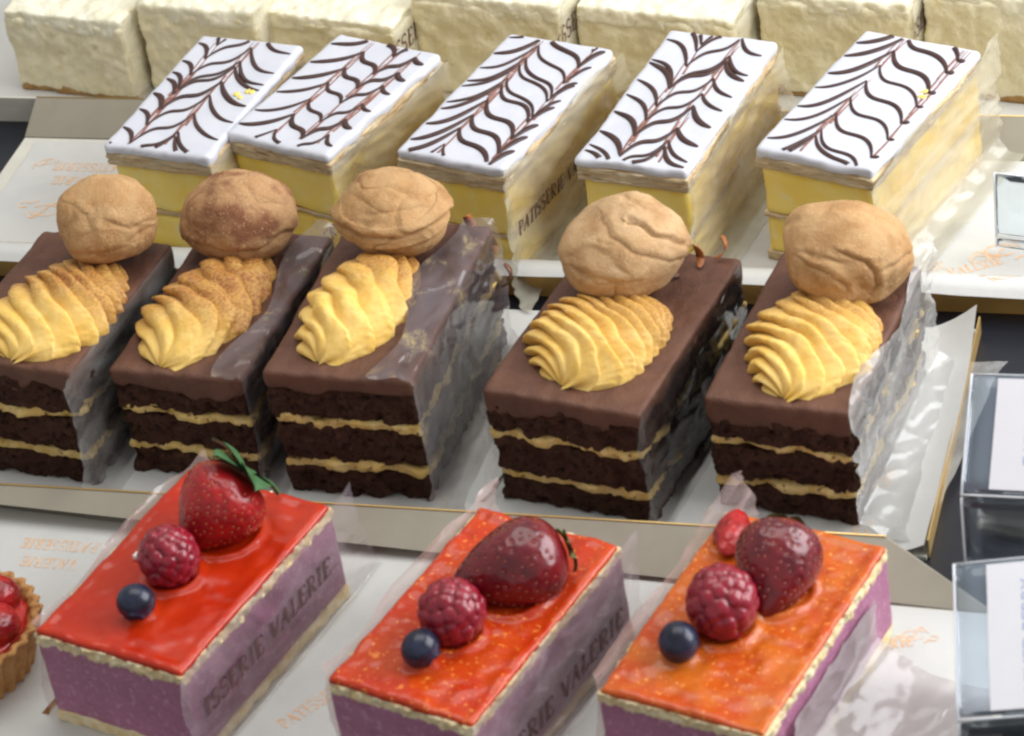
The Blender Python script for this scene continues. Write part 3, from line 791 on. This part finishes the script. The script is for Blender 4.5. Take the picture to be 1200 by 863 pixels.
for i, (px, py, rx, ry, rz, mt, ck) in enumerate(PUFF):
    X, Y, a, w, D, h = CHOC[i]; a = R(a); c, s_ = math.cos(a), math.sin(a)
    wx, wy = X + px * c - py * s_, Y + px * s_ + py * c
    d, F = sphere(190, 130); sd = 130 + i * 11
    n1 = fbm(d + i * 5.0, 1.05, 2, sd); n2 = fbm(d + i * 5.0, 3.2, 3, sd + 1)
    q = d + .25 * np.stack([fbm(d, 2.0, 2, sd + 4), fbm(d + 9, 2.0, 2, sd + 5), fbm(d + 19, 2.0, 2, sd + 6)], 1)
    ridge = 1 - np.abs(vnoise(q * 1.25 + 3.3, sd + 2)) * 5.0
    crack = np.clip(ridge * 1.5 - .5, 0, 1) ** 1.2 * np.clip(vnoise(d * 1.2, sd + 8) * 2.5 + .15, 0, 1)
    crack2 = np.clip(1 - np.abs(vnoise(q * 2.3 + 8.1, sd + 9)) * 7.0, 0, 1) * np.clip(vnoise(d * 1.6, sd + 12) * 2.5, 0, 1)
    step = np.tanh(vnoise(q * 1.1, sd + 21) * 9) * .022       # split crust plates
    wr = 1 - np.abs(vnoise(q * 4.2 + 1.7, sd + 31)) * 2; wr2 = 1 - np.abs(vnoise(q * 9.5, sd + 33)) * 2
    n2 = n2 + (wr * 1.3 + wr2 * .55) * np.clip(.55 + vnoise(d * 1.7, sd + 35), 0, 1)
    r = 1 + .115 * n1 + .010 * n2 - .035 * ck * crack - .010 * crack2 + step * ck * .22
    base = np.clip(-d[:, 2] - .62, 0, 1)
    r = r + crust_splits(d, a, CRACK[i], sd)
    V = d * r[:, None] * np.array([rx, ry, rz])
    V[:, 2] = np.maximum(V[:, 2], -.80 * rz + .05 * n1)
    if i == 2:      # flatter top with an overhanging crust lip
        lip = np.clip((d[:, 2] + .05) / .12, 0, 1)
        V[:, :2] *= (.93 + .09 * lip * (1 - np.clip(d[:, 2], 0, 1)))[:, None]
        V[:, 2] *= np.where(d[:, 2] > .55, .93, 1)
    o = mesh_obj('choux_bun', V, F, M[mt], None, loc=(wx, wy, h + .02 + .80 * rz + (.35 if i != 1 else .2)), rotz=a)
    o.rotation_euler = (R(10), R(-4 + 3 * i), a)
    tag(o, PLAB[i], 'choux bun', 'choux buns on the chocolate cakes')

CF = ['right side of the leftmost chocolate cake', 'chocolate cake second from left, folded over its top', 'middle chocolate cake, folded over its top and smeared with cream',
      'dark right side of the widest chocolate cake', 'right end chocolate cake, flaring onto the bare paper']
for i, (X, Y, a, w, D, h) in enumerate(CHOC):
    film('clear smeared film along the ' + CF[i], (X, Y, R(a)), 1, w, D, h, 90 + i, ['film', 'film_choc', 'film_choc', 'film_dark', 'film_hazy'][i],
         front=[1.5, .9, 1.0, 1.1, .9][i], back=[.3, .5, .3, .2, 1.0][i], fold=[0, 1.25, 1.9, 0, .35][i], rise=[0, 0, 0, -.0, 0][i], flare=[.9, .9, 1.0, .5, 2.4][i],
         taper=[.3, .5, .8, .3, .3][i], wave=[.08, .12, .12, .07, .16][i], gap=.14)
for i, (lab) in ((3, 'clear film rising at the left side of the widest chocolate cake'),):
    X, Y, a, w, D, h = CHOC[i]
    film(lab, (X, Y, R(a)), -1, w, D, h * .9, 97, 'film', front=.6, back=.8, rise=.2, flare=.5, taper=.5)

# ------------------------------------------------------------------ glazed mousse slices
MOU = [(-12.43, -14.17, -35.2, 6.21, 9.47, 4.14), (-2.58, -19.08, -36.9, 5.69, 9.68, 4.06), (6.16, -21.51, -34.7, 5.96, 9.72, 3.90)]
ULAB = ['left mousse slice with smooth deep red glaze', 'middle mousse slice with red orange glaze and a strawberry lying on its side', 'right mousse slice with orange patchy glaze']
GLZ = [[(-.05, -.6, .95), (-.03, -2.7, .42), (.42, 2.0, 1.3)], [(-.05, -1.25, .98), (-.3, -2.85, .42), (.5, 1.5, 1.55)], [(-.45, -.65, 1.1), (-1.15, -2.45, .45), (.25, 1.6, 1.45)]]
for i, (X, Y, a, w, D, h) in enumerate(MOU):
    a = R(a); sd = 170 + i * 10
    t = thing('mousse_slice', ULAB[i], 'mousse slice', (X, Y, 0), a, 'glazed berry mousse slices in the front tray')
    V, F = crumbly((-w / 2 - .03, -D / 2 - .03, 0), (w / 2 + .03, D / 2 + .03, .55), .08, .10, .09, 2.2, sd, 3)
    mesh_obj('sponge_base', V, F, M['sponge_pale'], t)
    V, F = crumbly((-w / 2, -D / 2, .48), (w / 2, D / 2, h - .48), .08, .16, .022, 1.2, sd + 1, 3)
    mesh_obj('mousse', V, F, M['mousse'], t)
    V, F = crumbly((-w / 2 - .02, -D / 2 - .02, h - .55), (w / 2 + .02, D / 2 + .02, h - .12), .05, .06, .10, 4.6, sd + 2, 4, extra=lambda V2, V, N, h=h: np.c_[V2[:, :2], np.minimum(V2[:, 2], h - .13)])
    mesh_obj('sponge_layer', V, F, M['sponge_pale'], t)
    def lumpy(V2, V, N, sd=sd, i=i, w=w, D=D, h=h):
        V2 = V2.copy()
        V2[:, 2] += fbm(V * np.array([1, 1, 0]), .5, 2, sd + 3) * .05 + (fbm(V * np.array([1, 1, 0]), 2.4, 3, sd + 4) * .028 if i else 0)
        edge = np.minimum(w / 2 - np.abs(V[:, 0]), D / 2 - np.abs(V[:, 1]))
        for (fx_, fy_, fr_) in GLZ[i]:      # glaze creeps up where a berry sits
            dd = np.hypot(V[:, 0] - fx_, V[:, 1] - fy_)
            V2[:, 2] += np.where(V[:, 2] > h - .1, .16 * np.exp(-((dd - fr_) / .17) ** 2), 0)
        V2[:, 2] += np.where(V[:, 2] > h - .1, .05 * np.exp(-((edge - .25) / .18) ** 2), 0)
        low = V[:, 2] < h - .15
        V2[:, 2] -= np.where(low, .22 * np.clip(fbm(V * np.array([1, 1, 0]), 1.1, 2, sd + 6), 0, 1), 0)
        return V2
    V, F = crumbly((-w / 2 + .02, -D / 2 + .03, h - .24), (w / 2 - .02, D / 2 - .03, h), .11, .085, .05, 1.3, sd + 5, 2, extra=lumpy)
    mesh_obj('glaze', V, F, M[['glaze_red', 'glaze_mid', 'glaze_orange'][i]], t)

# ---- fruit
def on_cake(i, x, y):
    X, Y, a, w, D, h = MOU[i]; a = R(a); c, s_ = math.cos(a), math.sin(a)
    return X + x * c - y * s_, Y + x * s_ + y * c, h, a
def strawberry(label, i, x, y, L, W, rotm, mat, leaf, nleaf, flatcut=.0, seed=0, lift=.0, leafsize=1.0, extra_leaf=None):
    """axis along local +z from calyx (0) to tip (L), then rotated by rotm and rested on the glaze"""
    wx, wy, h, a = on_cake(i, x, y)
    nu, nv = 120, 90
    tt = np.linspace(0, 1, nv); ph = np.linspace(0, 2 * math.pi, nu, endpoint=False)
    prof = np.power(np.sin(np.clip(math.pi * (tt ** .66), 0, math.pi)), .62) * (1 - .14 * tt)
    Ph, T = np.meshgrid(ph, tt, indexing='ij')
    r = np.interp(T, tt, prof) * W
    d = np.stack([np.cos(Ph) * r, np.sin(Ph) * r, T * L], -1)
    bump = fbm(d.reshape(-1, 3), 1.0, 2, seed).reshape(T.shape) * .05 + 0
    # seed pits
    nrow = 11; seeds = []
    for k in range(1, nrow):
        z = .07 + .88 * k / nrow
        rr = float(np.interp(z, tt, prof)) * W
        cnt = max(3, int(2 * math.pi * rr / (L * .115)))
        for j in range(cnt):
            jr = math.sin(k * 12.9 + j * 78.2 + seed) * .5; jz = math.sin(k * 39.3 + j * 11.1 + seed * 2) * .018
            seeds.append((z + jz, 2 * math.pi * (j + .5 * (k % 2) + jr * .45) / cnt, float(np.interp(z + jz, tt, prof)) * W))
    sp = np.array([(rr * math.cos(p), rr * math.sin(p), z * L) for z, p, rr in seeds])
    P = d.reshape(-1, 3)
    md = np.full(len(P), 9.0)
    for q in sp: md = np.minimum(md, np.linalg.norm(P - q, axis=1))
    pit = np.exp(-(md / (.085 * L / 3)) ** 2) * .034 * L / 3
    nrm = np.stack([np.cos(Ph), np.sin(Ph), 0 * Ph], -1).reshape(-1, 3)
    P = P + nrm * (bump.reshape(-1) * .6 - pit)[:, None]
    F = grid(nu, nv, True)
    Rm = rotm
    P = P @ Rm.T
    zmin = P[:, 2].min()
    if flatcut: zmin = zmin + flatcut
    off = np.array([0, 0, -zmin - .06 + lift]) - np.append((P[:, :2].min(0) + P[:, :2].max(0)) / 2, 0)
    P = P + off
    P[:, 2] = np.maximum(P[:, 2], -.08)
    t = thing('strawberry', label, 'strawberry', (wx, wy, h), a, 'strawberries on the mousse slices')
    mesh_obj('flesh', P, F, M[mat], t)
    mb = MB(); sv, sf = sphere(8, 6)
    for (z, p, rr), q in zip(seeds, sp):
        c = np.array([math.cos(p), math.sin(p), 0])
        sc_ = sv * np.array([.028, .022, .045]) * L / 3 * 1.0
        v = (sc_ + q - c * .022 * L / 3) @ Rm.T + off
        if v[:, 2].min() > .02: mb.add(v, sf)
    mb.build('seeds', M['seed_dark' if mat == 'straw_dark' else 'seed'], t)
    rnd = random.Random(seed)
    for k in range(nleaf):
        ang = 2 * math.pi * k / nleaf + rnd.uniform(-.2, .2); n = 14; u = np.linspace(0, 1, n)
        ln = W * rnd.uniform(.75, 1.1) * leafsize
        rad = .08 + u * ln; zz = -.08 - .22 * ln * np.sin(u * 2.4) * rnd.uniform(.2, 1.0) + (.45 * u ** 2) * rnd.uniform(.0, .9)
        wd = .40 * leafsize * np.sin(math.pi * np.clip(u * .93 + .05, 0, 1)) ** .8 * W
        cen = np.stack([rad * math.cos(ang), rad * math.sin(ang), zz], 1)
        tg = np.array([-math.sin(ang), math.cos(ang), 0])
        rows = []
        for q in (-1, -.5, 0, .5, 1):
            rows.append(cen + tg * (wd * q)[:, None] + np.array([0, 0, -.10 * abs(q)]) * 1.0)
        top = np.stack(rows, 1); bot = top + np.array([0, 0, .03])
        V = np.concatenate([top.reshape(-1, 3), bot.reshape(-1, 3)]); g = grid(n, 5)
        F2 = g + [tuple(x_ + n * 5 for x_ in f[::-1]) for f in g]
        V = V @ Rm.T + off
        V[:, 2] = np.maximum(V[:, 2], .02)
        mesh_obj('leaf', V, F2, M[leaf], t)
    return t
def raspberry(label, i, x, y, r, seed, rotm):
    wx, wy, h, a = on_cake(i, x, y)
    d, F = sphere(130, 90)
    pts = fib(66, seed); pts = pts + np.random.RandomState(int(seed * 10)).normal(0, .045, pts.shape); pts /= np.linalg.norm(pts, axis=1, keepdims=True)
    dots = d @ pts.T; best = dots.max(1)
    ang = np.arccos(np.clip(best, -1, 1)); w_ = .265
    bump = np.sqrt(np.clip(1 - (ang / w_) ** 2, 0, 1))
    rr = (.90 + .10 * bump) * (1 + .05 * fbm(d, 1.3, 2, int(seed * 10)))
    V = d * rr[:, None] * np.array([1, 1, 1.08]) * r
    dim = np.clip(d[:, 2] - .80, 0, 1)
    V = V @ rotm.T
    V[:, 2] += r * .82
    V[:, 2] = np.maximum(V[:, 2], -.05)
    o = mesh_obj('raspberry', V, F, M['rasp'], None, loc=(wx, wy, h), rotz=a)
    tag(o, label, 'raspberry', 'raspberries on the mousse slices')
def blueberry(label, i, x, y, r, seed):
    wx, wy, h, a = on_cake(i, x, y)
    d, F = sphere(56, 44)
    rim = np.exp(-((np.arccos(np.clip(d[:, 2], -1, 1)) - .42) / .10) ** 2) * .09 * (1 + .4 * np.sin(5 * np.arctan2(d[:, 1], d[:, 0])))
    pit = np.clip((d[:, 2] - .92) / .08, 0, 1) * .16
    V = d * (1 + rim - pit)[:, None] * r * np.array([1, 1, .93])
    t = thing('blueberry', label, 'blueberry', (wx, wy, h), a, 'blueberries on the mousse slices')
    V = V @ (rot('z', seed) @ rot('x', 2.1)).T; V[:, 2] += r * .88
    mesh_obj('berry_skin', V, F, M['blue'], t)
    return t
# pose: local frame of the slice, +y is away from the viewer
strawberry('bright red whole strawberry with green leaves, standing on the left mousse slice', 0, .42, 2.2, 3.2, 1.66, rot('z', -.45) @ rot('x', R(122)) @ rot('z', .3), 'straw', 'leaf', 6, .25, 5, .1, 1.0)
strawberry('dark glazed strawberry lying on its side on the middle mousse slice', 1, .72, 1.75, 4.1, 1.62, rot('z', R(-48)) @ rot('x', R(99)) @ rot('z', 1.), 'straw_dark', 'leaf_dry', 6, .55, 7, .0, .45)
strawberry('dark glazed strawberry pointing forward on the right mousse slice', 2, .30, 1.8, 3.5, 1.56, rot('z', R(10)) @ rot('x', R(112)), 'straw_dark', 'leaf_dry', 5, .5, 11, .0, .4)
raspberry('raspberry beside a white sugar crumb on the left mousse slice', 0, -.05, -.55, 1.12, .3, rot('x', .3))
raspberry('raspberry touching the sideways strawberry on the middle mousse slice', 1, -.05, -1.2, 1.14, 1.2, rot('y', .4))
raspberry('largest raspberry, tucked against the strawberry on the right mousse slice', 2, -.45, -.6, 1.20, 2.1, rot('x', -.4))
blueberry('blueberry on the smooth deep red glaze of the left slice', 0, -.03, -2.7, .68, .4)
blueberry('very dark blueberry on the middle mousse slice', 1, -.3, -2.85, .68, 1.5)
blueberry('blueberry on the orange glaze of the right mousse slice', 2, -1.15, -2.45, .70, 2.6)
wx, wy, h, a = on_cake(0, -1.85, -.2)
V, F, N = rbox((-.13, -.13, -.02), (.13, .13, .22), .05, .05)
tag(mesh_obj('sugar_crumb', V + N * (fbm(V, 6, 2, 4) * .03)[:, None], F, M['sugar'], None, loc=(wx, wy, h), rotz=a), 'tiny white sugar crumb on the left red glaze beside its raspberry', 'crumb')
wx, wy, h, a = on_cake(2, -2.1, 3.5)
d, F = sphere(60, 44)
V = d * (1 + .14 * fbm(d, 1.6, 3, 9))[:, None] * np.array([.62, 1.05, .42]); V[:, 2] += .28
tag(mesh_obj('strawberry_piece', V, F, M['straw'], None, loc=(wx, wy, h), rotz=a + .2), 'small glazed red fruit piece at the back left corner of the orange glazed slice', 'fruit piece')

# film round the mousse slices
film('printed clear film along the right side of the left mousse slice', (MOU[0][0], MOU[0][1], R(MOU[0][2])), 1, *MOU[0][3:], 201, 'film_clear', front=.55, back=1.7, rise=0, flare=.25, taper=.2,
     text='ISSERIE VALERIE', tz=.42, tu=-MOU[0][4] / 2 + .55, th=.74, tlen=8.1, wave=.05)
film('clear film rising along the left side of the left mousse slice', (MOU[0][0], MOU[0][1], R(MOU[0][2])), -1, *MOU[0][3:], 203, 'film_pink', front=.2, back=1.6, rise=.35, flare=.7, taper=.3)
film('printed clear film along the right side of the middle mousse slice', (MOU[1][0], MOU[1][1], R(MOU[1][2])), 1, *MOU[1][3:], 205, 'film_mauve', front=.2, back=.9, rise=0, flare=.4, taper=.2,
     text='SSERIE VALERIE', tz=.26, tu=-MOU[1][4] / 2 + .7, th=.74, tlen=8.4, wave=.08)
film('clear film standing along the left side of the middle mousse slice', (MOU[1][0], MOU[1][1], R(MOU[1][2])), -1, *MOU[1][3:], 207, 'film_pink', front=.3, back=1.7, rise=.55, flare=1.0, taper=.5)
film('clear film standing along the left side of the right mousse slice', (MOU[2][0], MOU[2][1], R(MOU[2][2])), -1, *MOU[2][3:], 209, 'film_pink', front=.3, back=2.0, rise=.7, flare=.9, taper=.4)
film('hazy loose film spread at the right side of the right mousse slice', (MOU[2][0], MOU[2][1], R(MOU[2][2])), 1, MOU[2][3], MOU[2][4] - 3.4, 2.9, 211, 'film_loose', front=2.2, back=.1, rise=0, flare=4.6, taper=.5, low=.9, wave=.16)

# ------------------------------------------------------------------ tart at the left
t = thing('berry_tart', 'round berry tart with fluted crust at the left edge of the front tray', 'tart', (-21.1, -12.6, 0))
nu, nv = 220, 30
ph = np.linspace(0, 2 * math.pi, nu, endpoint=False)
prof = [(2.2, 0), (2.3, 0), (2.55, .7), (2.95, 1.9), (3.05, 2.05), (2.98, 2.14), (2.80, 2.10), (2.66, 1.95), (2.55, 1.7), (.2, 1.6)]
pr = np.array(prof); sg = np.linspace(0, len(pr) - 1, nv)
pr = np.stack([np.interp(sg, range(len(pr)), pr[:, 0]), np.interp(sg, range(len(pr)), pr[:, 1])], 1)
V = []
for p_ in ph:
    fl = np.where((np.arange(nv) > 2) & (np.arange(nv) < 22), .10 * math.sin(p_ * 30), 0)
    V.append(np.stack([(pr[:, 0] + fl) * math.cos(p_), (pr[:, 0] + fl) * math.sin(p_), pr[:, 1]], 1))
V = np.concatenate(V); V += (fbm(V, 1.6, 3, 33) * .04)[:, None]
mesh_obj('crust', V, grid(nu, nv, True), M['tartcrust'], t)
d, F = sphere(60, 40); V = d * (1 + .08 * fbm(d, 2.5, 3, 5))[:, None] * np.array([2.5, 2.5, .55]); V[:, 2] += 1.75
mesh_obj('jelly', V, F, M['tartjelly'], t)
for k, (x, y, r_) in enumerate([(1.35, .9, 1.0), (1.5, -.75, .95), (-.3, 1.2, 1.0), (-.4, -.9, 1.0), (-1.7, .1, .9)]):
    d, F = sphere(70, 50); pp = fib(80, k); an = np.arccos(np.clip((d @ pp.T).max(1), -1, 1))
    V = d * (1 - .05 * np.exp(-(an / .07) ** 2) + .06 * fbm(d, 1.4, 2, k))[:, None] * np.array([r_, r_ * .9, r_ * .85]) + np.array([x, y, 2.3])
    mesh_obj('strawberry_half', V, F, M['straw'], t)

# ------------------------------------------------------------------ cheesecakes along the back
CH = [(-29.4, 19.85, 0), (-22.5, 19.7, 2), (-16.4, 20.0, -2), (-9.4, 20.3, 1), (-1.9, 20.3, -1), (6.2, 20.6, 2), (13.4, 20.8, 0), (20.4, 21.0, 1)]
KF = ['leftmost cheesecake slice', 'second cheesecake slice from left', 'cheesecake slice with the chocolate curl', 'fourth cheesecake slice from left', 'fifth cheesecake slice from left',
      'sixth cheesecake slice from left', 'seventh cheesecake slice from left', 'cheesecake slice at the far right edge']
KL = ['leftmost cheesecake slice with its brown biscuit base showing', 'cheesecake slice second from left, behind the leftmost custard slice', 'cheesecake slice third from left, chocolate curl on its top',
      'cheesecake slice behind the gap left of the middle custard slice', 'cheesecake slice behind the middle and fourth custard slices', 'cheesecake slice behind the fourth and right end custard slices',
      'cheesecake slice behind the right end custard slice', 'cheesecake slice at the far right edge of the back tray']
for i, (lx, ly, da) in enumerate(CH):
    a = TA + R(-9 + da); w, D, h = [6.4, 6.05, 6.6, 7.1, 7.5, 6.8, 6.6, 6.0][i], 9.0, [4.3, 4.8, 4.3, 5.1, 4.6, 5.1, 5.2, 5.2][i]
    fx, fy, _ = tl(lx, ly)
    c, s_ = math.cos(a), math.sin(a)
    X, Y = fx + (w / 2) * c - (D / 2) * s_, fy + (w / 2) * s_ + (D / 2) * c
    sd = 240 + i * 6
    t = thing('cheesecake_slice', KL[i], 'cheesecake', (X, Y, 0), a, 'cheesecake slices along the back')
    V, F = crumbly((-w / 2 + .06, -D / 2 + .06, 0), (w / 2 - .06, D / 2 - .06, .5), .10, .14, .10, 1.6, sd, 3)
    mesh_obj('biscuit_base', V, F, M['biscuit'], t)
    V, F = crumbly((-w / 2, -D / 2, .22), (w / 2, D / 2, h - .4), .16, .09, .12, 1.3, sd + 1, 6)
    mesh_obj('filling', V, F, M['cheese'], t)
    V, F = crumbly((-w / 2 + .02, -D / 2 + .02, h - .9), (w / 2 - .02, D / 2 - .02, h), .18, .09, .12, 1.4, sd + 2, 5)
    mesh_obj('cream_topping', V, F, M['cheese_top'], t)
    if i == 2:
        u = np.linspace(0, 1, 14)
        v, f = tube(np.c_[-.1 + u * .9, -1.9 + u * .9, h + .16 + .12 * np.sin(u * 3)], .03 + .13 * np.sin(u * math.pi), 10, .5)
        mesh_obj('chocolate_curl', v, f, M['choc_line'], t)
    film('clear film on the right side of the ' + KF[i], (X, Y, a), 1, w, D, h, sd + 4, 'film_pale', front=.3, back=.2, rise=.3, flare=.25, taper=.4, gap=.22,
         text='PATISSERIE VALERIE' if i in (2, 3, 5, 6) else None, tz=.66, tu=-D / 2 - 2.6, th=.8, tw=1.2, wave=.06)

# ------------------------------------------------------------------ acrylic price ticket holders
def holder(label, BL, TL, right, wid, leg, card=True, inset=.9, text=None, pm='acrylic_reflection'):
    """bent clear sheet: upright foot, then a leaning panel that carries a card. BL/TL lower and upper left corner of the panel"""
    BL = np.array(BL, float); TL = np.array(TL, float)
    up = TL - BL; Hh = np.linalg.norm(up); up /= Hh
    rt = np.array([math.cos(R(right)), math.sin(R(right)), 0]); rt = rt - up * (rt @ up); rt /= np.linalg.norm(rt)
    nn = np.cross(rt, up)       # towards the viewer
    root = thing('ticket_holder', label, 'price holder', tuple(BL * [1, 1, 0]), 0, 'clear acrylic price ticket holders')
    o0 = BL * np.array([1, 1, 0])
    def slab(o, U, Vv, Nn, u0, u1, v0, v1, n0, n1, r=.06):
        V, F, N = rbox((u0, v0, n0), (u1, v1, n1), r, .6)
        return o - o0 + V[:, :1] * U + V[:, 1:2] * Vv + V[:, 2:3] * Nn, F
    V, F = slab(BL, rt, up, nn, 0, wid, 0, Hh, -.10, .10, .09); mesh_obj('panel', V, F, M[pm], root)
    V, F = slab(BL, rt, up, nn, -.10, -.004, -.05, Hh + .05, -.10, .10, .045); mesh_obj('panel_edge', V, F, M['acrylic_edge'], root)
    V, F = slab(BL, rt, up, nn, 0, wid, Hh + .002, Hh + .05, -.085, .085, .02); mesh_obj('panel_edge', V, F, M['acrylic_edge'], root)
    V, F = slab(BL, rt, up, nn, -.10, wid, -.13, -.055, -.10, .10, .03); mesh_obj('panel_edge', V, F, M['acrylic_edge'], root)
    dn = np.array([0, 0, -1.0]); fo = np.cross(dn, rt)
    V, F = slab(BL + nn * 0 - up * .17, rt, dn, -fo, 0, wid, 0, leg, -.08, .08, .06); mesh_obj('foot', V, F, M['acrylic'], root)
    V, F = slab(BL - up * .17, rt, dn, -fo, -.10, -.004, 0, leg, -.10, .10, .045); mesh_obj('foot_edge', V, F, M['acrylic_edge'], root)
    V, F = slab(BL - up * .17, rt, dn, -fo, wid * .62, wid * .62 + .06, 0, leg, -.6, -.5, .02); mesh_obj('foot_edge', V, F, M['acrylic_edge'], root)
    if card:
        V, F = slab(BL, rt, up, nn, inset, wid + .5, .12, Hh - .12, .125, .16, .01); mesh_obj('card', V, F, M['card'], root, False)
    if text:
        cu = bpy.data.curves.new('lettering', 'FONT'); cu.body = text; cu.size = .62; cu.space_character = .95
        to = bpy.data.objects.new('lettering', cu); COL.objects.link(to)
        bpy.context.view_layer.update()
        me = bpy.data.meshes.new_from_object(to.evaluated_get(bpy.context.evaluated_depsgraph_get()))
        bpy.data.objects.remove(to)
        v = np.array([q.co[:] for q in me.vertices]); f = [tuple(q.vertices) for q in me.polygons]
        L = v[:, 0].max()
        u2 = wid * .0 + inset + 1.55 - v[:, 1]; v2 = Hh * .5 - L / 2 + v[:, 0]
        V = BL - o0 + u2[:, None] * rt + v2[:, None] * up + .168 * nn
        mesh_obj('lettering', V, f, M['ink_blue'], root, False)
    return root
holder('upper clear acrylic holder with a white card, beside the chocolate cake paper', (14.62, -16.2, 3.2), (15.75, -13.4, 6.0), -36, 6.0, 3.3, True, .95, 'GATEAU')
holder('lower clear acrylic holder with a white card lettered in pale blue, at the lower right', (12.1, -27.0, 3.0), (13.0, -23.0, 5.85), -38, 6.0, 3.1, True, 1.05, 'MIXED BERRY')
holder('clear acrylic holder standing on the custard slice paper at the right edge', (20.0, 2.3, .8), (20.2, 3.0, 3.2), -40, 5.0, .4, False, .8, None, 'acrylic')

# ------------------------------------------------------------------ light
w = bpy.data.worlds.new('World'); sc.world = w; w.use_nodes = True
bg = w.node_tree.nodes['Background']; bg.inputs[0].default_value = (.96, .95, .94, 1); bg.inputs[1].default_value = .48
def area(name, loc, target, size, power, col):
    l = bpy.data.lights.new(name, 'AREA'); l.shape = 'RECTANGLE'; l.size = size[0] * S; l.size_y = size[1] * S
    l.energy = power; l.color = col
    o = bpy.data.objects.new(name, l); COL.objects.link(o)
    from mathutils import Vector
    o.location = Vector(loc) * S
    d = (Vector(target) - Vector(loc)); o.rotation_euler = d.to_track_quat('-Z', 'Y').to_euler()
    return o
area('window_light', (84, -14, 52), (0, -4, 2), (95, 75), 14.5, (.95, .97, 1.0))
area('ceiling_light', (5, 20, 115), (0, 0, 0), (110, 80), 7.0, (1.0, .98, .94))

# ------------------------------------------------------------------ camera
from mathutils import Matrix, Vector
cam = bpy.data.cameras.new('camera'); co = bpy.data.objects.new('camera', cam); COL.objects.link(co)
r_ = Vector((0.9855956, -0.09867715, -0.13734677)); u_ = Vector((0.16911923, 0.5750722, 0.80043154)); f_ = r_.cross(u_)
mt = Matrix((r_, u_, f_)).transposed().to_4x4()
mt.translation = Vector((0, -97.50710567, 70.05424295)) * S
co.matrix_world = mt
cam.sensor_width = 36; cam.lens = 36 * 3568.4687 / 1200
cam.clip_start = .05; cam.clip_end = 50
cam.dof.use_dof = True; cam.dof.focus_distance = 1.24; cam.dof.aperture_fstop = 22
sc.camera = co
sc.view_settings.view_transform = 'Standard'; sc.view_settings.look = 'None'
sc.view_settings.exposure = .1; sc.view_settings.gamma = 1
sc.cycles.transparent_max_bounces = 24
sc.cycles.filter_width = 2.4
